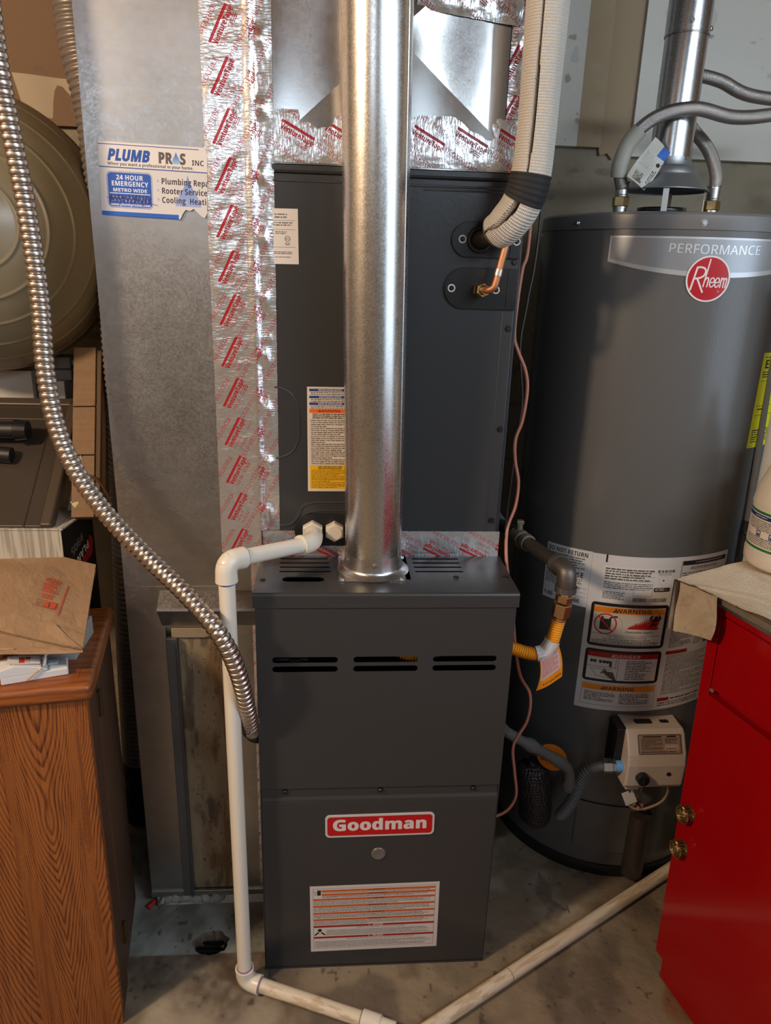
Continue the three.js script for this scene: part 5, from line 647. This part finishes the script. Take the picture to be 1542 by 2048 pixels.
{
  // flattened paper bag: two folded layers over the back of the cabinet top
  const bm = tex(1024, 1024, (u, v) => { const a = fbm(u, v, 5, 4, 501), f = fbm(u, v, 200, 2, 505, 40), k = fbm(u, v, 12, 3, 507); let c = mixc([0.63, 0.515, 0.40], [0.57, 0.46, 0.35], a); c = mixc(c, [0.68, 0.57, 0.45], 0.4 * sm(k, 0.55, 0.7)); return mixc(c, [0.52, 0.42, 0.31], 0.2 * f); }, { srgb: true });
  const paper = std({ map: bm, roughness: 0.8, bumpMap: tex(256, 256, (u, v) => 0.6 * (1 - Math.abs(2 * fbm(u, v, 5, 3, 531) - 1)) + 0.4 * fbm(u, v, 40, 2, 533)), bumpScale: 0.0022 });
  const A = [-0.79, 0.793, -0.365], Bp = [-0.545, 0.797, -0.215], Cc = [-0.473, 0.784, 0.1], D = [-0.665, 0.783, 0.018];
  const scaleUV = (a, b, g) => { const uv = g.attributes.uv; for (let i = 0; i < uv.count; i++) uv.setXY(i, uv.getX(i) * a, uv.getY(i) * b); return g; };
  const t = thing('paper_bag', 'flattened brown paper bag with small red print, lying on the oak cabinet', 'paper bag', [-0.6, 0.76, -0.1]);
  const bil = (u, v, k) => (D[k] + (Cc[k] - D[k]) * u) * (1 - v) + (A[k] + (Bp[k] - A[k]) * u) * v;
  part(t, 'upper_layer', sheet((u, v) => [bil(u, v, 0) + 0.006 * Math.sin(u * 3.1) * v, bil(u, v, 1) + 0.006 * Math.sin(u * 2.6 + 0.4) * Math.sin(v * 3) + 0.0035 * (vn(u * 5, v * 5, 99, 99, 7) - 0.5) - 0.0025 * sm(v, 0.16, 0.17) - 0.01 * Math.pow(v, 4), bil(u, v, 2) + 0.02 * Math.sin(u * Math.PI) * v], 60, 60, 0.0012), paper);
  part(t, 'lower_layer', sheet((u, v) => { const E = [-0.66, 0.0945]; const x = (E[0] + (Cc[0] - E[0]) * u) * (1 - v) + bil(u, v, 0) * v, z = (E[1] + (Cc[2] - E[1]) * u) * (1 - v) + bil(u, v, 2) * v; return [x, bil(u, v, 1) - 0.003 - 0.0035 * (1 - v * 0.4) * (1 - Math.pow(u, 6)), z]; }, 30, 20, 0.0012), paper);
  part(t, 'bottom_fold', scaleUV(1, 0.16, sheet((u, v) => { const k = 0.16 * Math.min(1, (1 - u) / 0.28), W = v * k; return [bil(u, W, 0) + 0.006 * Math.sin(u * 3.1) * W, bil(u, W, 1) + 0.0022 + 0.006 * Math.sin(u * 2.6 + 0.4) * Math.sin(W * 3) + 0.0035 * (vn(u * 5, W * 5, 99, 99, 7) - 0.5) + 0.0022 * v * Math.exp(-Math.pow((u - 0.7) / 0.1, 2)), bil(u, W, 2) + 0.02 * Math.sin(u * Math.PI) * W]; }, 60, 8, 0.0009)), paper, 'folded bottom flap of the bag');
  part(t, 'inner_fold', scaleUV(0.4, 0.05, sheet((u, v) => [-0.66 + 0.08 * u, 0.7795 - 0.002 * v, 0.085 + 0.006 * Math.sin(v * 3.14) - 0.01 * v], 12, 6, 0.0015)), paper);
  const pr = canvasTex(384, 768, (g, w, h) => { g.clearRect(0, 0, w, h); g.fillStyle = '#c0432c'; g.strokeStyle = '#c0432c'; g.lineWidth = 7; g.beginPath(); g.ellipse(150, 84, 96, 46, 0, 0, 7); g.stroke(); for (let k = 0; k < 4; k++) { g.beginPath(); g.arc(90 + k * 42, 80 + (k % 2) * 14, 22, 0, 7); g.stroke(); } g.lineWidth = 4; g.strokeRect(56, 150, 190, 190); smallPrint(g, 70, 162, 160, 170, 6, '#c0432c', 511); smallPrint(g, 70, 364, 150, 100, 3, '#c0432c', 512); g.strokeRect(40, 500, 250, 120); g.fillRect(210, 510, 70, 100); g.fillRect(140, 514, 50, 92); g.beginPath(); g.moveTo(56, 600); g.lineTo(90, 520); g.lineTo(124, 600); g.stroke(); for (let k = 0; k < 30; k++) g.fillRect(330, 110 + k * 20, 16, 14); });
  part(t, 'red_print', sheet((u, v) => { const U = 0.535 + 0.29 * u - 0.06 * (1 - v), W = 0.24 + 0.46 * v; return [bil(U, W, 0) + 0.006 * Math.sin(U * 3.1) * W, bil(U, W, 1) + 0.0016 + 0.006 * Math.sin(U * 2.6 + 0.4) * Math.sin(W * 3) + 0.0035 * (vn(U * 5, W * 5, 99, 99, 7) - 0.5) - 0.0025 - 0.01 * Math.pow(W, 4), bil(U, W, 2) + 0.02 * Math.sin(U * Math.PI) * W]; }, 16, 16, 0.0002), std({ map: pr, transparent: true, alphaTest: 0.4, roughness: 0.8 }), 'small red print on the bag');
}
{
  const t = thing('mouse_trap', 'white plastic snap mouse trap with red print at the front of the cabinet top', 'mouse trap', [-0.55, 0.7297, 0.08]); const y = 0.7297, A = [-0.596, 0.1105], B = [-0.506, 0.079], cs = Math.atan2(A[1] - B[1], B[0] - A[0]);
  const L = Math.hypot(B[0] - A[0], B[1] - A[1]), put = (g) => g.rotateY(cs).translate(A[0], y, A[1]);
  part(t, 'base', put(merge(bx(0, L, 0, 0.0125, -0.036, 0, 0.002), extr([[0, 0.012], [L * 0.66, 0.012], [0, 0.0155]], 0.036, 'z', -0.036))), M.whitePlastic);
  const rl = canvasTex(256, 128, (g, w, h) => { g.fillStyle = '#d6d3cf'; g.fillRect(0, 0, w, h); g.fillStyle = '#c43a22'; g.fillRect(90, 18, 46, 90); g.fillStyle = '#8d4640'; g.fillRect(140, 14, 40, 40); smallPrint(g, 140, 60, 40, 44, 3, '#b06058', 521); smallPrint(g, 16, 30, 40, 14, 1, '#c43a22', 522); });
  part(t, 'jaw', put((() => { const g = extr([[0.001, 0.0145], [0.001, 0.024], [0.02, 0.0285], [L * 0.62, 0.0195], [L * 0.68, 0.0155], [L * 0.6, 0.0125]], 0.034, 'z', -0.035, [], 0.0012); return g; })()), M.whitePlastic);
  part(t, 'print', put((() => { const g = new THREE.PlaneGeometry(0.046, 0.026); g.rotateX(-Math.PI / 2); g.rotateZ(-0.165); return g.translate(0.034, 0.0283, -0.018); })()), std({ map: rl, roughness: 0.5 }), 'red and grey print on the jaw');
  part(t, 'trigger', put(merge(bx(L * 0.66, L * 0.98, 0.0125, 0.0145, -0.03, -0.006, 0.001), bx(L * 0.7, L * 0.86, 0.0145, 0.0185, -0.026, -0.012, 0.0015))), M.greyPlastic);
  part(t, 'lever', put(tube([[L * 0.64, 0.016, -0.01], [L * 0.67, 0.026, -0.012], [L * 0.69, 0.034, -0.013], [L * 0.725, 0.0355, -0.014]], 0.0021, 24, 10)), M.whitePlastic);
  part(t, 'spring_bar', put(tube([[L * 0.39, 0.0035, 0.0018], [L * 0.5, 0.012, 0.002], [L * 0.61, 0.021, 0.0005], [L * 0.615, 0.025, -0.012], [L * 0.615, 0.025, -0.03]], 0.001, 36, 8)), M.bronze);
  solo('small_box', 'plain grey cardboard box under the paper bag, beside the trap', 'box', bx(-0.6, -0.509, 0.7297, 0.763, -0.06, 0.034, 0.001), std({ color: lin(0.3, 0.31, 0.31), roughness: 0.7 }));
}

// ---------------------------------------------------------------- clutter behind the cabinet
{
  const c = [-0.802, 1.387, -0.5], r = 0.266, t = thing('exercise_ball', 'large shiny olive gold exercise ball with thin raised rings, behind the conduit', 'ball', [c[0], c[1] - r, c[2]]);
  const g = new THREE.SphereGeometry(r, 96, 420), p = g.attributes.position, ax = V(0.34, 0.06, 0.94).normalize(), q = new THREE.Quaternion().setFromUnitVectors(V(0, 1, 0), ax);
  for (let i = 0; i < p.count; i++) { const v = V(p.getX(i), p.getY(i), p.getZ(i)), a = Math.acos(Math.max(-1, Math.min(1, v.y / r))), w = (a / 0.2) % 1, k = 1 + 0.007 * Math.exp(-Math.pow((w - 0.5) / 0.05, 2)); v.multiplyScalar(k); p.setXYZ(i, v.x, v.y, v.z); }
  g.computeVertexNormals(); g.applyQuaternion(q); g.translate(...c); part(t, 'shell', g, std({ color: lin(0.22, 0.185, 0.115), roughness: 0.3 }));
  part(t, 'valve_plug', cyl([c[0] + r * 0.3, c[1] + r * 0.72, c[2] + r * 0.62], [c[0] + r * 0.304, c[1] + r * 0.73, c[2] + r * 0.628], 0.006, 0.005, 16), M.black);
  const dk = std({ color: lin(0.05, 0.035, 0.025), roughness: 0.8 });
  solo('storage_rack', 'dark storage rack in the shadow under the exercise ball', 'rack', merge(bx(-1.12, -1.09, 0, 1.115, -0.8, -0.77), bx(-0.66, -0.63, 0, 1.06, -0.8, -0.77), bx(-1.12, -1.09, 0, 1.02, -0.55, -0.52), bx(-1.12, -0.63, 1.02, 1.04, -0.8, -0.52)), dk);
  solo('pale_box', 'pale cream box with an open end under the left of the ball', 'box', merge(bx(-0.88, -0.742, 1.0405, 1.115, -0.62, -0.522, 0.001)), std({ color: lin(0.5, 0.47, 0.42), roughness: 0.7 }));
  solo('white_carton', 'small white carton seen right behind the conduit, above the brown tray', 'box', bx(-0.732, -0.676, 1.0405, 1.094, -0.6, -0.525, 0.002), std({ color: lin(0.6, 0.6, 0.58), roughness: 0.6 }));
  solo('grey_tray', 'grey notched plastic tray on top of the small white carton', 'tray', merge(bx(-0.724, -0.66, 1.0945, 1.118, -0.6, -0.53, 0.004), bx(-0.72, -0.664, 1.118, 1.144, -0.595, -0.54, 0.003), bx(-0.664, -0.654, 1.126, 1.138, -0.59, -0.55)), std({ color: lin(0.2, 0.19, 0.18), roughness: 0.7 }));
}
{
  // brown lidded panel lying tilted on the carton, with a black handle
  const t = thing('brown_tray', 'large brown tray with a raised rim, tilted up behind the oak cabinet', 'tray', [-0.8, 0.86, -0.4]); t.position.set(-0.64, 0.853, -0.262); t.rotation.x = -2.385 + Math.PI / 2; const W = 0.42, L = 0.315, m = std({ color: lin(0.04, 0.031, 0.024), roughness: 0.36 });   // local +y runs up the slope
  t.rotation.set(Math.PI / 2 - 0.92 - Math.PI / 2 - 0.0, 0, 0); t.rotation.x = -0.87;
  loc(t, 'pan', bx(-W, 0, 0, L, -0.014, 0, 0.003), m);
  loc(t, 'rim', merge(bx(-W, 0.0, L - 0.018, L + 0.003, -0.02, 0.006, 0.005), bx(-0.02, 0.003, 0, L, -0.02, 0.006, 0.005)), std({ color: lin(0.06, 0.044, 0.031), roughness: 0.4 }));
  loc(t, 'pressed_line', tube([[-W, L - 0.052, 0.0002], [-0.08, L - 0.052, 0.0002], [-0.056, L - 0.06, 0.0002], [-0.05, L - 0.085, 0.0002], [-0.05, 0.0, 0.0002]], 0.0016, 80, 8), m);
  const h = thing('black_handle', 'black plastic handle on the brown tray at the far left', 'tool', [-0.72, 1.0, -0.42]);  // black handle that belongs to the tilted brown tray
  part(h, 'grip', tube([[-0.85, 1.005, -0.395], [-0.79, 1.012, -0.4], [-0.735, 1.013, -0.4]], 0.017, 30, 16), M.black); part(h, 'ferrule', cyl([-0.738, 1.013, -0.4], [-0.714, 1.013, -0.4], 0.022, 0.019, 24), M.blackGloss); part(h, 'lower_grip', tube([[-0.86, 0.97, -0.37], [-0.79, 0.969, -0.375], [-0.742, 0.966, -0.375]], 0.016, 30, 16), M.black);
}
{
  const bt = canvasTex(512, 640, (g, w, h) => { g.fillStyle = '#161413'; g.fillRect(0, 0, w, h); g.save(); g.translate(w / 2, h / 2); g.rotate(Math.PI - 0.35); g.fillStyle = '#a01c22'; g.beginPath(); g.moveTo(-230, -40); g.lineTo(-150, -150); g.lineTo(90, -120); g.lineTo(40, -60); g.lineTo(-90, -60); g.lineTo(-200, 40); g.fill(); text(g, 'PLANO', -160, 20, 96, { color: '#e4e0da', italic: true, sx: 1.0 }); text(g, '#905', -110, 150, 104, { color: '#6e6a66', sx: 1.0 }); g.restore(); });
  const t = thing('black_carton', 'black printed carton with a red logo standing behind the oak cabinet', 'box', [-0.66, 0, -0.3]), card = std({ color: lin(0.012, 0.011, 0.01), roughness: 0.45 });
  part(t, 'carton', extr([[-0.86, -0.262], [-0.6195, -0.268], [-0.6045, -0.4], [-0.84, -0.41]], 0.845, 'y', 0, []), card);
  part(t, 'printed_side', (() => { const g = new THREE.PlaneGeometry(0.132, 0.15); g.rotateY(Math.PI / 2 - 0.1132); return g.translate(-0.6115, 0.77, -0.334); })(), std({ map: bt, roughness: 0.4 }), 'printed black side with the red logo');
  const lines = tex(256, 256, (u, v) => { const s = fbm(u, v, 60, 2, 601, 3); return mixc([0.72, 0.70, 0.65], [0.58, 0.56, 0.51], sm(s, 0.45, 0.75)); }, { srgb: true });
  solo('paper_stack', 'stack of pale lined papers on the black carton, below the brown tray', 'papers', merge(extr([[-0.86, -0.258], [-0.6185, -0.262], [-0.602, -0.385], [-0.84, -0.39]], 0.004, 'y', 0.8455), bx(-0.86, -0.6205, 0.7, 0.8445, -0.2625, -0.2605)), std({ map: rep(lines, 4), roughness: 0.85 }));
  solo('cream_roll', 'short cream paper roll with a yellow end beside the conduit', 'paper roll', merge(cyl([-0.61, 0.875, -0.32], [-0.565, 0.905, -0.34], 0.013, 0.013, 24)), std({ color: lin(0.55, 0.47, 0.26), roughness: 0.7 }));
  solo('pale_folder', 'pale blue paper folder standing at the right edge of the brown tray', 'folder', extr([[-0.636, 0.856], [-0.59, 0.865], [-0.585, 0.93], [-0.598, 0.975], [-0.61, 0.945]], 0.002, 'z', -0.352), std({ color: lin(0.38, 0.44, 0.48), roughness: 0.7 }));
}
{
  const bm = rep(tex(256, 256, (u, v) => { const s = fbm(u, v, 4, 3, 611, 60), p = fbm(u, v, 60, 2, 613); return mixc([0.53, 0.43, 0.32], [0.45, 0.35, 0.25], 0.6 * s + 0.4 * p); }, { srgb: true }), 3, 3), wood = std({ map: bm, roughness: 0.75 }), dark = std({ color: lin(0.09, 0.055, 0.03), roughness: 0.8 });
  const t = thing('board_stack', 'narrow stack of tan boards leaning beside the return duct', 'boards', [-0.588, 0.86, -0.3]); t.rotation.set(-0.44, 0, 0.03);
  for (const [y0, y1] of [[0.0, 0.125], [0.127, 0.225], [0.227, 0.35]]) loc(t, 'board', bx(-0.024, 0.02, y0, y1, -0.02, 0, 0.0012), wood);
  loc(t, 'backing_board', bx(-0.026, 0.03, 0.0, 0.352, -0.042, -0.021, 0.001), wood); loc(t, 'edge_strip', bx(0.0205, 0.03, 0.0, 0.345, -0.0205, -0.004, 0.001), dark);
}
{
  const t = thing('ribbed_duct', 'dark ribbed flexible duct hanging against the left side of the return duct', 'flexible duct', [-0.54, 0.1, -0.45]);
  const c = curve([[-0.562, 2.3, -0.45], [-0.558, 1.785, -0.45], [-0.535, 1.6, -0.45], [-0.5255, 1.35, -0.45], [-0.5255, 1.1, -0.45], [-0.534, 0.9, -0.45], [-0.554, 0.48, -0.45], [-0.564, 0.17, -0.45]]);
  part(t, 'hose', sweep(c, 1400, 40, (s) => 0.038 + 0.0036 * Math.abs(Math.cos(s / 0.0125 * Math.PI))), std({ color: lin(0.2, 0.17, 0.15), metalness: 0.3, roughness: 0.35 }));
  part(t, 'collar', merge(cyl([-0.5635, 0.178, -0.45], [-0.5645, 0.14, -0.45], 0.043, 0.044, 40), cyl([-0.5645, 0.14, -0.45], [-0.566, 0.002, -0.45], 0.04, 0.042, 40)), std({ color: lin(0.014, 0.014, 0.015), roughness: 0.22, bumpMap: rep(crinkle, 1), bumpScale: 0.01 }), 'glossy black taped end');
  solo('brown_wire', 'thin brown wire looping beside the tan boards', 'wire', tube([[-0.605, 0.93, -0.33], [-0.585, 0.94, -0.325], [-0.565, 0.93, -0.33], [-0.55, 0.895, -0.34], [-0.548, 0.85, -0.345]], 0.0028, 50, 8), std({ color: lin(0.11, 0.06, 0.03), roughness: 0.4 }));
}

// ---------------------------------------------------------------- red cabinet at the right
{
  const t = thing('red_cabinet', 'glossy red painted cabinet at the right edge, with two round brass knobs', 'cabinet', [0.569, 0, 0.032]); t.rotation.set(-0.036, 0.205, 0, 'XYZ');
  const Hc = 0.822;
  loc(t, 'face_frame', merge(bx(0, 0.02, 0.048, 0.648, 0, 1.0, 0.0015), bx(0, 0.02, 0.646, Hc, 0, 0.0245, 0.001), bx(0, 0.02, Hc - 0.018, Hc, 0.02, 1.0)), M.red);
  loc(t, 'carcass', merge(bx(0.02, 0.5, 0.046, Hc, 0.001, 0.018), bx(0.03, 0.5, 0.046, 0.06, 0.01, 1.0), bx(0.018, 0.024, 0.64, Hc, 0.02, 1.0)), M.red);
  loc(t, 'drawer', bx(0.0006, 0.019, 0.664, Hc - 0.021, 0.0265, 0.98, 0.0015), M.red);
  loc(t, 'chipped_corner', bx(-0.0004, 0.004, 0.6575, 0.6625, 0.026, 0.034, 0.0008), std({ color: lin(0.2, 0.14, 0.12), roughness: 0.7 }));
  loc(t, 'toe_board', bx(0.004, 0.03, 0.0, 0.047, 0.018, 1.0, 0.001), M.red);
  const wv = tex(128, 128, (u, v) => { const a = Math.atan2(v - 0.5, u - 0.5), r = Math.hypot(u - 0.5, v - 0.5); return 0.5 + 0.5 * Math.sin(a * 6 + 3 * Math.sin(r * 30)) * Math.sin(r * 44); });
  const kb = std({ color: lin(0.45, 0.31, 0.13), metalness: 1, roughness: 0.34, bumpMap: wv, bumpScale: 0.003 });
  for (const [y, z] of [[0.402, 0.0285], [0.323, 0.026]]) {
    const k = loc(t, 'knob', (() => { const g = lathe([[0.006, 0], [0.006, 0.009], [0.0085, 0.012], [0.0155, 0.0135], [0.0172, 0.0155], [0.0168, 0.018], [0.0145, 0.0188], [0.0001, 0.0205]], [0, 0, 0], 40); const p = g.attributes.position, uv = g.attributes.uv; for (let i = 0; i < p.count; i++) uv.setXY(i, 0.5 + p.getX(i) / 0.035, 0.5 + p.getZ(i) / 0.035); g.rotateZ(Math.PI / 2); return g.translate(0.0, y, z); })(), kb, 'ornate round brass knob');
    const b = loc(k, 'back_plate', (() => { const g = lathe([[0.0001, 0.0014], [0.0135, 0.0014], [0.015, 0.0006], [0.015, 0]], [0, 0, 0], 32); g.rotateZ(Math.PI / 2); return g.translate(0, y, z); })(), kb);
  }
  const lam = tex(512, 512, (u, v) => { const a = fbm(u, v, 14, 4, 701), b = fbm(u, v, 40, 3, 705); let c = mixc([0.36, 0.34, 0.31], [0.52, 0.49, 0.44], a); return mixc(c, [0.5, 0.42, 0.26], 0.6 * sm(b, 0.6, 0.72)); }, { srgb: true });
  loc(t, 'countertop', bx(-0.012, 0.52, Hc + 0.001, Hc + 0.024, -0.012, 1.02, 0.003), std({ map: rep(lam, 4), roughness: 0.35 }));
  loc(t, 'edge_trim', merge(bx(-0.0155, -0.0125, Hc, Hc + 0.0055, -0.012, 1.02, 0.001), bx(-0.0155, -0.0125, Hc + 0.018, Hc + 0.0248, -0.012, 1.02, 0.001)), M.steel);
}
{
  const cm = tex(512, 512, (u, v) => { const a = fbm(u, v, 5, 4, 711), f = fbm(u, v, 120, 2, 713), d = fbm(u, v, 9, 3, 717); let c = mixc([0.87, 0.80, 0.70], [0.79, 0.70, 0.59], a); c = mixc(c, [0.60, 0.56, 0.52], 0.3 * sm(d, 0.55, 0.75)); return mixc(c, [0.6, 0.5, 0.4], 0.2 * f); }, { srgb: true });
  const m = std({ map: cm, roughness: 0.95, bumpMap: rep(fine, 3), bumpScale: 0.003 }), y = 0.8495;
  const A = [0.505, y, -0.016], B = [0.543, y - 0.0005, 0.058], far = [0.78, y, -0.135], near = [0.71, y, 0.44];
  const t = thing('drop_cloth', 'pale stained canvas cloth draped over the red cabinet top and hanging at its corner', 'cloth', [0.62, y - 0.004, 0]);
  part(t, 'top_fold', sheet((u, v) => { const L = [A[0] + (far[0] - A[0]) * v, A[2] + (far[2] - A[2]) * v], N = [B[0] + (near[0] - B[0]) * v, B[2] + (near[2] - B[2]) * v], x = L[0] + (N[0] - L[0]) * u, z = L[1] + (N[1] - L[1]) * u; const wave = 0.003 * Math.sin(v * 23 + u * 4) * u * v + 0.004 * (vn(u * 4, v * 9, 99, 99, 3) - 0.5) + 0.0025 * Math.exp(-Math.pow((u - 0.45 - 0.25 * v) / 0.06, 2)); return [x - 0.008 * Math.sin(v * 9) * u * v, y + 0.002 + wave + 0.004 * Math.sin(v * 3), z]; }, 40, 60, 0.0025), m);
  part(t, 'hanging_flap', sheet((u, v) => [A[0] + 0.004 + (B[0] + 0.004 - A[0]) * u + 0.006 * Math.sin((1 - v) * 2) * (1 - u), y + 0.0015 - 0.1 * (1 - v) * (1 - 0.28 * u * 0.5) - 0.02 * u * v * 0, A[2] + 0.002 + (B[2] - A[2] - 0.012) * u - 0.006 * Math.sin(v * 5 + u * 3)], 24, 24, 0.0025), m);
  part(t, 'side_fold', sheet((u, v) => [A[0] + 0.0 + 0.06 * u, y - 0.001 - 0.096 * (1 - v), A[2] - 0.002 - 0.03 * u], 12, 12, 0.0025), m);
}
{
  const c = [0.733, 0.8565, -0.06], t = thing('detergent_jug', 'white plastic jug with green and blue label stripes, standing on the drop cloth', 'jug', c), [x, y, z] = c;
  part(t, 'bottle', lathe([[0.0001, 0], [0.06, 0], [0.07, 0.004], [0.0755, 0.012], [0.0765, 0.03], [0.0752, 0.034], [0.0752, 0.112], [0.0765, 0.117], [0.0757, 0.125], [0.071, 0.15], [0.06, 0.18], [0.042, 0.205], [0.026, 0.222], [0.0215, 0.228], [0.0215, 0.25], [0.0001, 0.25]], [x, y, z], 72), phy({ color: lin(0.66, 0.6, 0.52), roughness: 0.38 }));
  const jl = canvasTex(1024, 256, (g, w, h) => { g.fillStyle = '#d8cfc4'; g.fillRect(0, 0, w, h); g.fillStyle = '#1f6b34'; g.fillRect(0, 4, w, 16); g.fillRect(0, 228, w, 16); g.fillStyle = '#1c2c66'; g.fillRect(0, 26, w, 24); smallPrint(g, 260, 32, 120, 12, 1, '#b9b6c8', 721); smallPrint(g, 200, 58, 420, 66, 6, '#555', 722); smallPrint(g, 200, 164, 420, 56, 5, '#555', 723); for (const X of [300, 400, 520]) { g.strokeStyle = '#23336e'; g.lineWidth = 6; g.strokeRect(X, 128, 32, 32); g.fillStyle = '#23336e'; g.fillRect(X + 6, 142, 20, 14); } g.fillStyle = '#555'; g.fillRect(640, 56, 3, 164); smallPrint(g, 656, 60, 300, 150, 12, '#555', 724); });
  part(t, 'label', wrapSheet([x, z], 0.0755, -150, 70, () => y + 0.036, () => y + 0.11, 70, 3, 0.0003), std({ map: jl, roughness: 0.4 }), 'printed label with green and blue stripes');
  part(t, 'handle', tube([[x + 0.02, y + 0.13, z + 0.068], [x + 0.03, y + 0.17, z + 0.075], [x + 0.025, y + 0.205, z + 0.05], [x + 0.015, y + 0.225, z + 0.02]], 0.011, 40, 14), M.white);
  part(t, 'cap', lathe([[0.0001, 0.236], [0.0245, 0.236], [0.0245, 0.262], [0.022, 0.265], [0.0001, 0.265]], [x, y, z], 40), M.white);
}
{
  const t = thing('metal_rod', 'slim grey metal rod with a black end, standing behind the jug', 'rod', [0.766, 0, -0.248]);
  part(t, 'rod', cyl([0.7575, 0.875, -0.248], [0.742, 1.24, -0.248], 0.006, 0.006, 16), M.grayPaint); part(t, 'black_end', merge(cyl([0.7575, 0.88, -0.248], [0.7585, 0.8, -0.248], 0.0078, 0.0078, 16), bx(0.75, 0.767, 0.85, 0.858, -0.255, -0.239, 0.002)), M.black, 'black plastic end'); part(t, 'rod_foot', cyl([0.7585, 0.8, -0.248], [0.766, 0.001, -0.248], 0.006, 0.006, 14), M.black);
  solo('white_post', 'smooth white round post behind the jug at the right edge', 'post', merge(cyl([0.75, 0, -0.178], [0.742, 1.35, -0.178], 0.022, 0.022, 40)), std({ color: lin(0.55, 0.57, 0.58), roughness: 0.35 }));
}
renderer.render(scene, camera);
